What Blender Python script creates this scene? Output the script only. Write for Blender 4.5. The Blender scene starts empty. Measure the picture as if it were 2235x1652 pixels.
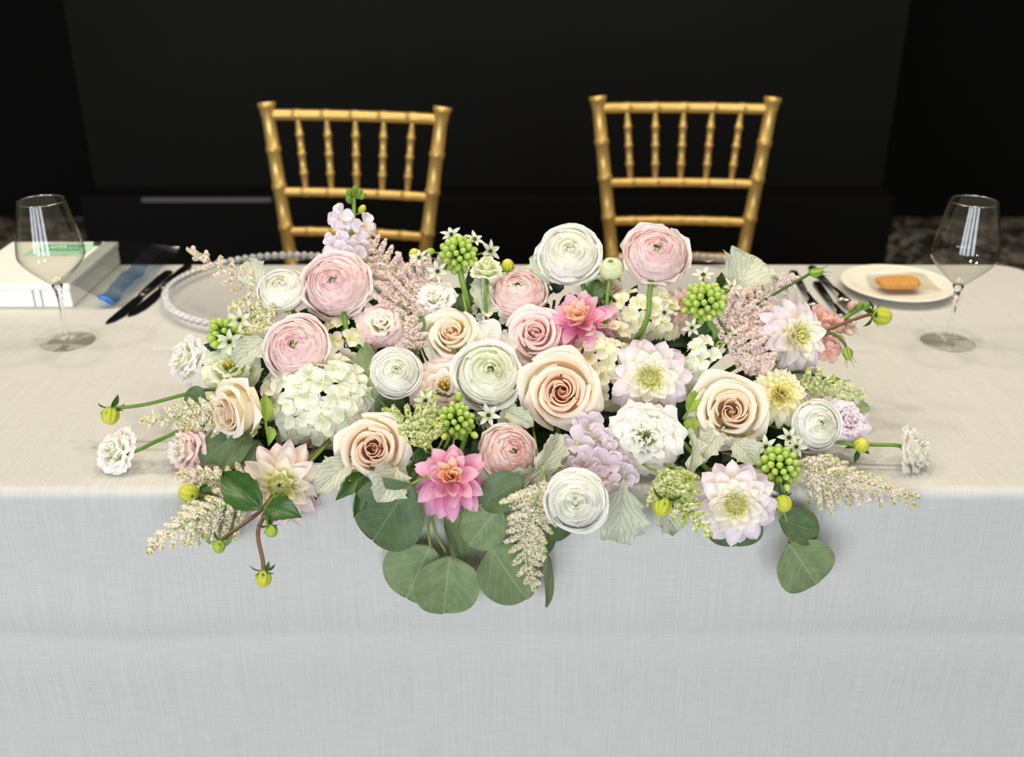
import bpy, math, random
from mathutils import Vector, Matrix

SC = bpy.context.scene
COL = SC.collection
rnd = random.Random(7)
PI = math.pi

# ------------------------------------------------------------------ camera, world, lights, exposure
FPX, IW, IH = 2250.0, 2235.0, 1652.0
TH = math.radians(24.8)
TZ = 0.75                                   # table top height
CAM = Vector((0.0, -0.9385, TZ + 0.564))
FWD = Vector((0, math.cos(TH), -math.sin(TH)))
UPV = Vector((0, math.sin(TH), math.cos(TH)))
RGT = Vector((1, 0, 0))

cd = bpy.data.cameras.new('camera')
cam = bpy.data.objects.new('camera', cd)
COL.objects.link(cam)
cam.location = CAM
cam.rotation_euler = (PI / 2 - TH, 0, 0)
cd.sensor_width = 36.0
cd.lens = FPX / IW * 36.0
cd.clip_start = 0.05
cd.dof.use_dof = True
cd.dof.focus_distance = 1.10
cd.dof.aperture_fstop = 4.2
SC.camera = cam

w = bpy.data.worlds.new('world')
SC.world = w
w.use_nodes = True
w.node_tree.nodes['Background'].inputs[0].default_value = (1.0, 0.93, 0.85, 1)
w.node_tree.nodes['Background'].inputs[1].default_value = 0.22

SC.view_settings.view_transform = 'Standard'
SC.view_settings.look = 'None'
SC.view_settings.gamma = 1.0
SC.view_settings.use_curve_mapping = False
SC.view_settings.exposure = 0.0
SC.cycles.transparent_max_bounces = 32
SC.cycles.max_bounces = 16
SC.cycles.diffuse_bounces = 10
SC.cycles.transmission_bounces = 12


def area(name, loc, target, sx, sy, power, col, shape='RECTANGLE'):
    l = bpy.data.lights.new(name, 'AREA')
    l.shape = shape
    l.size = sx
    l.size_y = sy
    l.energy = power
    l.color = col
    o = bpy.data.objects.new(name, l)
    COL.objects.link(o)
    o.location = loc
    d = Vector(target) - Vector(loc)
    o.rotation_euler = d.to_track_quat('-Z', 'Y').to_euler()
    return o


# daylight from a row of tall windows on the far side of the room, behind and left of the photographer
for i in range(4):
    x = -3.3 + i * 1.35
    area('window_daylight', (x, -4.6, 1.75), (x * 0.3, 0, 0.75), 0.95, 2.1, 70, (0.84, 0.915, 1.0))
# warm downlights in the ceiling
for x, y in ((-1.5, 0.15), (-0.5, 0.15), (0.5, 0.15), (1.5, 0.15), (-1.0, 1.0), (0.0, 1.0), (1.0, 1.0)):
    area('ceiling_downlight', (x, y, 3.0), (x, y, 0), 0.22, 0.22, 12.0, (1.0, 0.90, 0.725), 'DISK')


# ------------------------------------------------------------------ helpers
def ray(px, py):
    return FWD * FPX + RGT * (px - IW / 2) - UPV * (py - IH / 2)


def PY(px, py, y):
    d = ray(px, py)
    return CAM + d * ((y - CAM.y) / d.y)


def PZ(px, py, z):
    d = ray(px, py)
    return CAM + d * ((z - CAM.z) / d.z)


def depth(p):
    return (p - CAM).dot(FWD)


def dome(py):
    return 0.25 - (py - 560.0) * 0.000519


def P(px, py, dy=0.0):
    return PY(px, py, dome(py) + dy)


def lin(h):
    h = h.lstrip('#')
    out = []
    for i in (0, 2, 4):
        c = int(h[i:i + 2], 16) / 255.0
        out.append(c / 12.92 if c <= 0.04045 else ((c + 0.055) / 1.055) ** 2.4)
    return (*out, 1.0)


def mk_mesh(name, verts, faces, mat=None, uvs=None, smooth=True, mats=None, fm=None):
    me = bpy.data.meshes.new(name)
    me.from_pydata([tuple(v) for v in verts], [], faces)
    if uvs is not None:
        lay = me.uv_layers.new(name='UVMap')
        idx = [0] * len(me.loops)
        me.loops.foreach_get('vertex_index', idx)
        flat = []
        for k in idx:
            flat.extend(uvs[k])
        lay.data.foreach_set('uv', flat)
    if mats:
        for m in mats:
            me.materials.append(m)
    elif mat:
        me.materials.append(mat)
    if fm:
        me.polygons.foreach_set('material_index', fm)
    if smooth:
        me.polygons.foreach_set('use_smooth', [True] * len(me.polygons))
    me.update()
    return me


def obj(name, data, parent=None, M=None, label=None, cat=None, group=None, kind=None):
    o = bpy.data.objects.new(name, data)
    COL.objects.link(o)
    if parent is not None:
        o.parent = parent
    if M is not None:
        o.matrix_basis = M
    if label:
        o['label'] = label
    if cat:
        o['category'] = cat
    if group:
        o['group'] = group
    if kind:
        o['kind'] = kind
    return o


WM = {}                                   # world matrix of every root


def thing(name, label, cat, M=None, group=None):
    M = M or Matrix.Identity(4)
    o = obj(name, None, None, M, label, cat, group)
    o.empty_display_size = 0.02
    WM[o.name] = M
    return o


def wpart(name, me, root, **k):           # a part whose mesh is in world coordinates
    return obj(name, me, root, WM[root.name].inverted(), **k)


def grid_faces(nu, nv, wrap=False):
    f = []
    for j in range(nv):
        for i in range(nu if wrap else nu):
            a = j * (nu if wrap else nu + 1) + i
            if wrap:
                b = j * nu + (i + 1) % nu
                f.append((a, b, b + nu, a + nu))
            else:
                f.append((a, a + 1, a + nu + 2, a + nu + 1))
    return f


def tube_geo(pts, rad, n=8, cap=True):
    pts = [Vector(p) for p in pts]
    if not hasattr(rad, '__len__'):
        rad = [rad] * len(pts)
    V, F, U = [], [], []
    t0 = (pts[1] - pts[0]).normalized()
    ref = Vector((0, 0, 1)) if abs(t0.z) < 0.9 else Vector((1, 0, 0))
    nx = t0.cross(ref).normalized()
    L = 0.0
    for k, p in enumerate(pts):
        a = pts[max(k - 1, 0)]
        b = pts[min(k + 1, len(pts) - 1)]
        t = (b - a)
        t = t.normalized() if t.length > 1e-9 else t0
        nx = (nx - t * nx.dot(t))
        nx = nx.normalized() if nx.length > 1e-9 else t.orthogonal().normalized()
        ny = t.cross(nx)
        if k:
            L += (p - pts[k - 1]).length
        for i in range(n):
            an = 2 * PI * i / n
            V.append(p + (nx * math.cos(an) + ny * math.sin(an)) * rad[k])
            U.append((i / n, L))
    for k in range(len(pts) - 1):
        for i in range(n):
            j = (i + 1) % n
            F.append((k * n + i, k * n + j, (k + 1) * n + j, (k + 1) * n + i))
    if cap:
        F.append(tuple(range(n - 1, -1, -1)))
        m = (len(pts) - 1) * n
        F.append(tuple(range(m, m + n)))
    return V, F, U


def spline(pts, sub=6):
    pts = [Vector(p) for p in pts]
    if len(pts) < 3:
        return [pts[0].lerp(pts[-1], i / sub) for i in range(sub + 1)]
    out = []
    for i in range(len(pts) - 1):
        p0 = pts[max(i - 1, 0)]
        p1, p2 = pts[i], pts[i + 1]
        p3 = pts[min(i + 2, len(pts) - 1)]
        for s in range(sub):
            t = s / sub
            out.append(0.5 * ((2 * p1) + (p2 - p0) * t + (2 * p0 - 5 * p1 + 4 * p2 - p3) * t * t
                              + (3 * p1 - p0 - 3 * p2 + p3) * t ** 3))
    out.append(pts[-1])
    return out


def tube(name, pts, rad, mat, n=8, sub=6):
    q = spline(pts, sub)
    if hasattr(rad, '__len__'):
        m = len(q) - 1
        rr = []
        for k in range(len(q)):
            t = k / m * (len(rad) - 1)
            i = min(int(t), len(rad) - 2)
            rr.append(rad[i] + (rad[i + 1] - rad[i]) * (t - i))
        rad = rr
    V, F, U = tube_geo(q, rad, n)
    return mk_mesh(name, V, F, mat, U)


def lathe(name, prof, mat, n=48, smooth=True):
    V, F, U = [], [], []
    for k, (r, z) in enumerate(prof):
        for i in range(n):
            a = 2 * PI * i / n
            V.append((r * math.cos(a), r * math.sin(a), z))
            U.append((i / n, k / (len(prof) - 1)))
    for k in range(len(prof) - 1):
        for i in range(n):
            j = (i + 1) % n
            F.append((k * n + i, k * n + j, (k + 1) * n + j, (k + 1) * n + i))
    if prof[0][0] > 1e-6:
        pass
    return mk_mesh(name, V, F, mat, U, smooth)


def box_geo(x0, x1, y0, y1, z0, z1):
    V = [(x, y, z) for z in (z0, z1) for y in (y0, y1) for x in (x0, x1)]
    F = [(0, 2, 3, 1), (4, 5, 7, 6), (0, 1, 5, 4), (2, 6, 7, 3), (0, 4, 6, 2), (1, 3, 7, 5)]
    return V, F


def box(name, x0, x1, y0, y1, z0, z1, mat, bevel=0.0):
    import bmesh
    V, F = box_geo(x0, x1, y0, y1, z0, z1)
    if not bevel:
        return mk_mesh(name, V, F, mat, smooth=False)
    bm = bmesh.new()
    vs = [bm.verts.new(v) for v in V]
    for f in F:
        bm.faces.new([vs[i] for i in f])
    bmesh.ops.bevel(bm, geom=bm.edges[:], offset=bevel, segments=3, affect='EDGES', profile=0.5)
    me = bpy.data.meshes.new(name)
    bm.to_mesh(me)
    bm.free()
    me.materials.append(mat)
    return me


def blob(name, rx, ry, rz, mat, nu=14, nv=10, fn=None):
    V, F, U = [], [], []
    for j in range(nv + 1):
        p = PI * j / nv
        for i in range(nu):
            a = 2 * PI * i / nu
            v = Vector((rx * math.sin(p) * math.cos(a), ry * math.sin(p) * math.sin(a), -rz * math.cos(p)))
            if fn:
                v = fn(v, a, j / nv)
            V.append(v)
            U.append((i / nu, j / nv))
    for j in range(nv):
        for i in range(nu):
            k = (i + 1) % nu
            F.append((j * nu + i, j * nu + k, (j + 1) * nu + k, (j + 1) * nu + i))
    return mk_mesh(name, V, F, mat, U)


# ------------------------------------------------------------------ materials
MATS = {}


def new_mat(name):
    m = bpy.data.materials.new(name)
    m.use_nodes = True
    nt = m.node_tree
    b = nt.nodes['Principled BSDF']
    return m, nt, b


def simple(name, col, rough=0.5, metal=0.0, spec=0.5, noise=0.0, nscale=40.0, bump=0.0):
    if name in MATS:
        return MATS[name]
    m, nt, b = new_mat(name)
    c = lin(col)
    b.inputs['Base Color'].default_value = c
    b.inputs['Roughness'].default_value = rough
    b.inputs['Metallic'].default_value = metal
    b.inputs['Specular IOR Level'].default_value = spec
    if noise or bump:
        tc = nt.nodes.new('ShaderNodeTexCoord')
        nz = nt.nodes.new('ShaderNodeTexNoise')
        nz.inputs['Scale'].default_value = nscale
        nz.inputs['Detail'].default_value = 5
        nt.links.new(tc.outputs['Object'], nz.inputs['Vector'])
        if noise:
            mr = nt.nodes.new('ShaderNodeMapRange')
            mr.inputs[3].default_value = 1 - noise
            mr.inputs[4].default_value = 1 + noise
            nt.links.new(nz.outputs['Fac'], mr.inputs[0])
            vm = nt.nodes.new('ShaderNodeVectorMath')
            vm.operation = 'SCALE'
            vm.inputs[0].default_value = c[:3]
            nt.links.new(mr.outputs[0], vm.inputs['Scale'])
            nt.links.new(vm.outputs[0], b.inputs['Base Color'])
        if bump:
            bp = nt.nodes.new('ShaderNodeBump')
            bp.inputs['Strength'].default_value = bump
            bp.inputs['Distance'].default_value = 0.002
            nt.links.new(nz.outputs['Fac'], bp.inputs['Height'])
            nt.links.new(bp.outputs[0], b.inputs['Normal'])
    MATS[name] = m
    return m


def petal_mat(name, stops, transl=0.28, rough=0.55, vein=0.25, spec=0.25, edge=None):
    """colour runs along the petal (UV v) from its claw to its tip; edge tints the rim"""
    if name in MATS:
        return MATS[name]
    m, nt, b = new_mat(name)
    N, L = nt.nodes, nt.links
    uv = N.new('ShaderNodeUVMap')
    sp = N.new('ShaderNodeSeparateXYZ')
    L.new(uv.outputs[0], sp.inputs[0])
    cr = N.new('ShaderNodeValToRGB')
    e = cr.color_ramp.elements
    e[0].position, e[0].color = stops[0][0], lin(stops[0][1])
    e[1].position, e[1].color = stops[-1][0], lin(stops[-1][1])
    for p, c in stops[1:-1]:
        q = e.new(p)
        q.color = lin(c)
    nz0 = N.new('ShaderNodeTexNoise')
    nz0.inputs['Scale'].default_value = 3.0
    oi = N.new('ShaderNodeObjectInfo')
    ad = N.new('ShaderNodeVectorMath')
    ad.operation = 'ADD'
    L.new(uv.outputs[0], ad.inputs[0])
    L.new(oi.outputs['Random'], ad.inputs[1])
    L.new(ad.outputs[0], nz0.inputs['Vector'])
    ma = N.new('ShaderNodeMath')
    ma.operation = 'MULTIPLY_ADD'
    L.new(nz0.outputs['Fac'], ma.inputs[0])
    ma.inputs[1].default_value = 0.22
    ma.inputs[2].default_value = -0.11
    mb = N.new('ShaderNodeMath')
    mb.operation = 'ADD'
    L.new(sp.outputs['Y'], mb.inputs[0])
    L.new(ma.outputs[0], mb.inputs[1])
    L.new(mb.outputs[0], cr.inputs[0])
    colo = cr.outputs[0]
    if edge:
        # rim tint from the distance to the petal's side and tip
        sb = N.new('ShaderNodeMath'); sb.operation = 'SUBTRACT'; sb.inputs[1].default_value = 0.5
        L.new(sp.outputs['X'], sb.inputs[0])
        ab = N.new('ShaderNodeMath'); ab.operation = 'ABSOLUTE'
        L.new(sb.outputs[0], ab.inputs[0])
        m2 = N.new('ShaderNodeMath'); m2.operation = 'MULTIPLY'; m2.inputs[1].default_value = 2.0
        L.new(ab.outputs[0], m2.inputs[0])
        mx = N.new('ShaderNodeMath'); mx.operation = 'MAXIMUM'
        L.new(m2.outputs[0], mx.inputs[0]); L.new(sp.outputs['Y'], mx.inputs[1])
        mr = N.new('ShaderNodeMapRange'); mr.inputs[1].default_value = edge[1]; mr.inputs[2].default_value = 1.0
        L.new(mx.outputs[0], mr.inputs[0])
        mixc = N.new('ShaderNodeMix'); mixc.data_type = 'RGBA'
        L.new(mr.outputs[0], mixc.inputs[0]); L.new(colo, mixc.inputs[6])
        mixc.inputs[7].default_value = lin(edge[0])
        colo = mixc.outputs[2]
    # brightness differs a little from petal to petal
    mr2 = N.new('ShaderNodeMapRange')
    mr2.inputs[3].default_value = 0.94
    mr2.inputs[4].default_value = 1.03
    L.new(oi.outputs['Random'], mr2.inputs[0])
    vs = N.new('ShaderNodeVectorMath')
    vs.operation = 'SCALE'
    L.new(colo, vs.inputs[0])
    L.new(mr2.outputs[0], vs.inputs['Scale'])
    L.new(vs.outputs[0], b.inputs['Base Color'])
    b.inputs['Roughness'].default_value = rough
    b.inputs['Specular IOR Level'].default_value = spec
    # fine lengthwise veins
    mp = N.new('ShaderNodeMapping')
    mp.inputs['Scale'].default_value = (26, 1.6, 1)
    L.new(uv.outputs[0], mp.inputs[0])
    nz = N.new('ShaderNodeTexNoise')
    nz.inputs['Scale'].default_value = 1.0
    nz.inputs['Detail'].default_value = 3
    L.new(mp.outputs[0], nz.inputs['Vector'])
    bp = N.new('ShaderNodeBump')
    bp.inputs['Strength'].default_value = vein
    bp.inputs['Distance'].default_value = 0.0012
    L.new(nz.outputs['Fac'], bp.inputs['Height'])
    L.new(bp.outputs[0], b.inputs['Normal'])
    tr = N.new('ShaderNodeBsdfTranslucent')
    L.new(vs.outputs[0], tr.inputs[0])
    mix = N.new('ShaderNodeMixShader')
    mix.inputs[0].default_value = transl
    L.new(b.outputs[0], mix.inputs[1])
    L.new(tr.outputs[0], mix.inputs[2])
    L.new(mix.outputs[0], N['Material Output'].inputs[0])
    MATS[name] = m
    return m


def leaf_mat(name, c1, c2, vein, vs=0.6, nveins=7, transl=0.15, rough=0.5, spec=0.35, slope=0.55, bump=0.4):
    if name in MATS:
        return MATS[name]
    m, nt, b = new_mat(name)
    N, L = nt.nodes, nt.links

    def math_(op, a, bb=None, c=None):
        n = N.new('ShaderNodeMath')
        n.operation = op
        for i, x in enumerate((a, bb, c)):
            if x is None:
                continue
            if isinstance(x, (int, float)):
                n.inputs[i].default_value = x
            else:
                L.new(x, n.inputs[i])
        return n.outputs[0]
    uv = N.new('ShaderNodeUVMap')
    sp = N.new('ShaderNodeSeparateXYZ')
    L.new(uv.outputs[0], sp.inputs[0])
    au = math_('ABSOLUTE', math_('SUBTRACT', sp.outputs[0], 0.5))
    mid = math_('SUBTRACT', 1.0, math_('MINIMUM', math_('DIVIDE', au, 0.022), 1.0))
    ph = math_('FRACT', math_('MULTIPLY', math_('SUBTRACT', sp.outputs[1], math_('MULTIPLY', au, slope)), float(nveins)))
    tri = math_('ABSOLUTE', math_('SUBTRACT', ph, 0.5))
    side = math_('SUBTRACT', 1.0, math_('MINIMUM', math_('DIVIDE', tri, 0.07), 1.0))
    v = math_('MAXIMUM', mid, math_('MULTIPLY', side, 0.55))
    nz = N.new('ShaderNodeTexNoise')
    nz.inputs['Scale'].default_value = 5
    nz.inputs['Detail'].default_value = 6
    oi = N.new('ShaderNodeObjectInfo')
    ad = N.new('ShaderNodeVectorMath')
    L.new(uv.outputs[0], ad.inputs[0])
    L.new(oi.outputs['Random'], ad.inputs[1])
    L.new(ad.outputs[0], nz.inputs['Vector'])
    cr = N.new('ShaderNodeValToRGB')
    cr.color_ramp.elements[0].position = 0.35
    cr.color_ramp.elements[1].position = 0.7
    cr.color_ramp.elements[0].color = lin(c1)
    cr.color_ramp.elements[1].color = lin(c2)
    L.new(nz.outputs['Fac'], cr.inputs[0])
    mx = N.new('ShaderNodeMix')
    mx.data_type = 'RGBA'
    L.new(math_('MULTIPLY', v, vs), mx.inputs[0])
    L.new(cr.outputs[0], mx.inputs[6])
    mx.inputs[7].default_value = lin(vein)
    L.new(mx.outputs[2], b.inputs['Base Color'])
    b.inputs['Roughness'].default_value = rough
    b.inputs['Specular IOR Level'].default_value = spec
    bp = N.new('ShaderNodeBump')
    bp.inputs['Strength'].default_value = bump
    bp.inputs['Distance'].default_value = 0.0015
    L.new(v, bp.inputs['Height'])
    L.new(bp.outputs[0], b.inputs['Normal'])
    tr = N.new('ShaderNodeBsdfTranslucent')
    L.new(mx.outputs[2], tr.inputs[0])
    mix = N.new('ShaderNodeMixShader')
    mix.inputs[0].default_value = transl
    L.new(b.outputs[0], mix.inputs[1])
    L.new(tr.outputs[0], mix.inputs[2])
    L.new(mix.outputs[0], N['Material Output'].inputs[0])
    MATS[name] = m
    return m


def thin_glass(name, tint='#fbfbf8', base=0.05, edge=0.85, rough=0.02):
    if name in MATS:
        return MATS[name]
    m, nt, b = new_mat(name)
    N, L = nt.nodes, nt.links
    tr = N.new('ShaderNodeBsdfTransparent')
    tr.inputs[0].default_value = lin(tint)
    gl = N.new('ShaderNodeBsdfGlossy')
    gl.inputs['Roughness'].default_value = rough
    lf = N.new('ShaderNodeLayerWeight')
    lf.inputs['Blend'].default_value = 0.5
    lw = N.new('ShaderNodeMath')
    lw.operation = 'POWER'
    lw.inputs[1].default_value = 4.0
    L.new(lf.outputs['Facing'], lw.inputs[0])
    mr = N.new('ShaderNodeMapRange')
    mr.inputs[3].default_value = base
    mr.inputs[4].default_value = edge
    L.new(lw.outputs[0], mr.inputs[0])
    mix = N.new('ShaderNodeMixShader')
    L.new(mr.outputs[0], mix.inputs[0])
    L.new(tr.outputs[0], mix.inputs[1])
    L.new(gl.outputs[0], mix.inputs[2])
    L.new(mix.outputs[0], N['Material Output'].inputs[0])
    MATS[name] = m
    return m


def solid_glass(name, tint='#ffffff', ior=1.46, rough=0.0):
    if name in MATS:
        return MATS[name]
    m, nt, b = new_mat(name)
    b.inputs['Base Color'].default_value = lin(tint)
    b.inputs['Transmission Weight'].default_value = 1.0
    b.inputs['Roughness'].default_value = rough
    b.inputs['IOR'].default_value = ior
    MATS[name] = m
    return m


def linen_mat():
    m, nt, b = new_mat('white_linen')
    N, L = nt.nodes, nt.links
    tc = N.new('ShaderNodeTexCoord')
    sp = N.new('ShaderNodeSeparateXYZ')
    L.new(tc.outputs['Object'], sp.inputs[0])
    sb = N.new('ShaderNodeMath')
    sb.operation = 'SUBTRACT'
    L.new(sp.outputs[2], sb.inputs[0])
    L.new(sp.outputs[1], sb.inputs[1])
    cb = N.new('ShaderNodeCombineXYZ')
    L.new(sp.outputs[0], cb.inputs[0])
    L.new(sb.outputs[0], cb.inputs[1])

    def nz(sx, sy, det=3):
        mp = N.new('ShaderNodeMapping')
        mp.inputs['Scale'].default_value = (sx, sy, 1)
        L.new(cb.outputs[0], mp.inputs[0])
        n = N.new('ShaderNodeTexNoise')
        n.inputs['Scale'].default_value = 1.0
        n.inputs['Detail'].default_value = det
        L.new(mp.outputs[0], n.inputs['Vector'])
        return n.outputs['Fac']
    warp = nz(420, 9, 4)
    weft = nz(26, 760, 2)
    fine = nz(900, 120, 1)

    def mad(a, k, c):
        n = N.new('ShaderNodeMath')
        n.operation = 'MULTIPLY_ADD'
        L.new(a, n.inputs[0])
        n.inputs[1].default_value = k
        if isinstance(c, float):
            n.inputs[2].default_value = c
        else:
            L.new(c, n.inputs[2])
        return n.outputs[0]
    h = mad(warp, 1.0, mad(weft, 0.9, mad(fine, 0.5, 0.0)))
    mr = N.new('ShaderNodeMapRange')
    mr.inputs[1].default_value = 0.75
    mr.inputs[2].default_value = 1.65
    mr.inputs[3].default_value = 0.0
    mr.inputs[4].default_value = 1.0
    L.new(h, mr.inputs[0])
    cr = N.new('ShaderNodeValToRGB')
    cr.color_ramp.elements[0].color = lin('#b9b7b2')
    cr.color_ramp.elements[1].color = lin('#cdcbc5')
    L.new(mr.outputs[0], cr.inputs[0])
    L.new(cr.outputs[0], b.inputs['Base Color'])
    b.inputs['Roughness'].default_value = 0.85
    b.inputs['Specular IOR Level'].default_value = 0.15
    bp = N.new('ShaderNodeBump')
    bp.inputs['Strength'].default_value = 0.35
    bp.inputs['Distance'].default_value = 0.0006
    L.new(h, bp.inputs['Height'])
    L.new(bp.outputs[0], b.inputs['Normal'])
    return m


def carpet_mat():
    m, nt, b = new_mat('patterned_carpet')
    N, L = nt.nodes, nt.links
    tc = N.new('ShaderNodeTexCoord')
    vo = N.new('ShaderNodeTexVoronoi')
    vo.inputs['Scale'].default_value = 16.0
    nz = N.new('ShaderNodeTexNoise')
    nz.inputs['Scale'].default_value = 3.0
    nz.inputs['Detail'].default_value = 3
    L.new(tc.outputs['Object'], nz.inputs['Vector'])
    ad = N.new('ShaderNodeVectorMath')
    L.new(tc.outputs['Object'], ad.inputs[0])
    L.new(nz.outputs['Color'], ad.inputs[1])
    L.new(ad.outputs[0], vo.inputs['Vector'])
    sp = N.new('ShaderNodeSeparateColor')
    L.new(vo.outputs['Color'], sp.inputs[0])
    cr = N.new('ShaderNodeValToRGB')
    cr.color_ramp.interpolation = 'CONSTANT'
    e = cr.color_ramp.elements
    e[0].position, e[0].color = 0.0, lin('#3a3029')
    e[1].position, e[1].color = 0.35, lin('#6c5c50')
    for p, c in ((0.55, '#454d4e'), (0.72, '#948b76'), (0.86, '#aca396')):
        q = e.new(p)
        q.color = lin(c)
    L.new(sp.outputs[0], cr.inputs[0])
    L.new(cr.outputs[0], b.inputs['Base Color'])
    b.inputs['Roughness'].default_value = 0.95
    b.inputs['Specular IOR Level'].default_value = 0.1
    return m


# ------------------------------------------------------------------ the room
black_wall = simple('black_panel_paint', '#0b0b0a', 0.75, 0, 0.12, noise=0.25, nscale=3.0)
black_deep = simple('black_drape', '#0d0c0b', 0.9, 0, 0.1)
ledge_m = simple('black_ledge_lacquer', '#070707', 0.7, 0, 0.1)
floor = obj('floor', mk_mesh('floor', [(-5, -5.2, 0), (5, -5.2, 0), (5, 4.6, 0), (-5, 4.6, 0)], [(0, 1, 2, 3)],
                             carpet_mat(), smooth=False), kind='structure')
obj('wall_back', box('wall_back', -5, 5, 3.66, 3.8, 0, 3.4, black_deep), kind='structure')
side_m = simple('dark_side_wall', '#2b2825', 0.85, 0, 0.1)
obj('wall_left', box('wall_left', -5.15, -5.0, -5.2, 3.66, 0, 3.4, side_m), kind='structure')
obj('wall_right', box('wall_right', 5.0, 5.15, -5.2, 3.66, 0, 3.4, side_m), kind='structure')
wc = obj('wall_center', box('wall_center', -1.37, 1.215, 2.40, 3.66, 0, 3.4, black_wall), kind='structure')
lg = obj('trim_1', box('ledge', -1.37, 1.215, 2.26, 2.40, 0, 0.468, ledge_m, 0.006), kind='structure')

obj('edge_glint', box('edge_glint', -1.17, -0.76, 2.252, 2.262, 0.452, 0.466, simple('painted_glint_grey', '#4a4a4c', .5), .002), lg)  # glint along the ledge edge, put in as a lighter grey strip

# ------------------------------------------------------------------ banquet table and cloth
wood = simple('plywood', '#8a6b48', 0.6, noise=0.2, nscale=12)
steel = simple('grey_steel', '#6d6f72', 0.4, 1.0)
HX, HY, YC = 0.875, 0.378, 0.378
t = thing('banquet_table', 'long rectangular folding table hidden under the white cloth', 'table', Matrix.Translation((0, YC, 0)))
obj('tabletop', box('tabletop', -HX + .01, HX - .01, -HY + .01, HY - .01, 0.715, 0.744, wood, 0.004), t)
for sx in (-1, 1):
    for sy in (-1, 1):
        obj('leg', tube('leg', [(sx * .7, sy * .28, 0.0), (sx * .7, sy * .28, .715)], .014, steel), t)


def make_cloth():
    linen = linen_mat()
    V, F = [], []
    # outline of the rounded rectangle
    def outline(hx, hy, r, step=0.02):
        pts = []
        r = max(min(r, hx - 1e-4, hy - 1e-4), 0.0005)
        nx = 84
        ny = 34
        nc = 8
        for i in range(nx):
            pts.append((-(hx - r) + 2 * (hx - r) * i / nx, -hy, 0, -1))
        for i in range(nc):
            a = -PI / 2 + PI / 2 * i / nc
            pts.append((hx - r + r * math.cos(a), -(hy - r) + r * math.sin(a), math.cos(a), math.sin(a)))
        for i in range(ny):
            pts.append((hx, -(hy - r) + 2 * (hy - r) * i / ny, 1, 0))
        for i in range(nc):
            a = PI / 2 * i / nc
            pts.append((hx - r + r * math.cos(a), hy - r + r * math.sin(a), math.cos(a), math.sin(a)))
        for i in range(nx):
            pts.append((hx - r - 2 * (hx - r) * i / nx, hy, 0, 1))
        for i in range(nc):
            a = PI / 2 + PI / 2 * i / nc
            pts.append((-(hx - r) + r * math.cos(a), hy - r + r * math.sin(a), math.cos(a), math.sin(a)))
        for i in range(ny):
            pts.append((-hx, hy - r - 2 * (hy - r) * i / ny, -1, 0))
        for i in range(nc):
            a = PI + PI / 2 * i / nc
            pts.append((-(hx - r) + r * math.cos(a), -(hy - r) + r * math.sin(a), math.cos(a), math.sin(a)))
        return pts
    rings = []
    R = 0.012
    insets = [0.3775, 0.374, 0.368, 0.355, 0.30, 0.22, 0.14, 0.07, 0.03, R]
    for d in insets:
        crease = 0.0
        if d > 0.376:
            crease = -0.0016
        elif d > 0.372:
            crease = -0.0006
        elif d > 0.36:
            crease = 0.0004
        ring = []
        for x, y, nx, ny in outline(HX - d, HY - d, max(0.055 - d, 0.0005)):
            ring.append((x, y + YC, TZ + crease))
        rings.append(ring)
    base = outline(HX - R, HY - R, 0.043)
    for k in range(1, 6):
        a = PI / 2 * k / 6
        rings.append([(x + nx * R * math.sin(a), y + ny * R * math.sin(a) + YC, TZ - R + R * math.cos(a))
                      for x, y, nx, ny in base])
    zs = [TZ - R - 0.012 * i for i in range(0, 13)]
    z = zs[-1]
    zs += [z - 0.004 * i for i in range(1, 16)]
    z = zs[-1]
    zs += [z - 0.02 * i for i in range(1, 26)]
    zs = [q for q in zs if q > 0.03] + [0.02]
    for z in zs:
        ring = []
        for x, y, nx, ny in base:
            drop = (TZ - R - z)
            # folds grow towards the hem, hardly any over the straight front
            corner = max(0.0, abs(x) - (HX - 0.16)) / 0.16
            o = R + 0.0025 * math.sin(x * 9 + 0.6) * min(drop * 3, 1) + 0.05 * corner * drop * (1 + 0.5 * math.sin(x * 60 + y * 50))
            if ny < -0.5:
                zc = 0.566 - 0.009 * math.exp(-((x + 0.42) / 0.12) ** 2) - 0.004 * max(0, (x - 0.3))
                dz = z - zc
                soft = math.sqrt(dz * dz + 0.0035 ** 2) - 0.0035
                o += 0.24 * soft * math.exp(-(dz / 0.05) ** 2) * (0.4 + 0.6 * min(1, abs(x) * 2.2))
            o += 0.03 * drop * (1 if ny < -0.5 else 0.6)
            ring.append((x + nx * o, y + ny * o + YC, z))
        rings.append(ring)
    n = len(rings[0])
    for r in rings:
        V += r
    for k in range(len(rings) - 1):
        for i in range(n):
            j = (i + 1) % n
            F.append((k * n + i, (k + 1) * n + i, (k + 1) * n + j, k * n + j))
    F.append(tuple(range(n)))
    return mk_mesh('tablecloth', V, F, linen)


obj('tablecloth', make_cloth(), label='white linen cloth with a fold crease draped to the floor over the long table',
    cat='tablecloth')

# ------------------------------------------------------------------ gold chiavari chairs
gold = simple('gold_paint', '#c6a35c', 0.34, 0.5, 0.5, noise=0.10, nscale=60)


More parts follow.
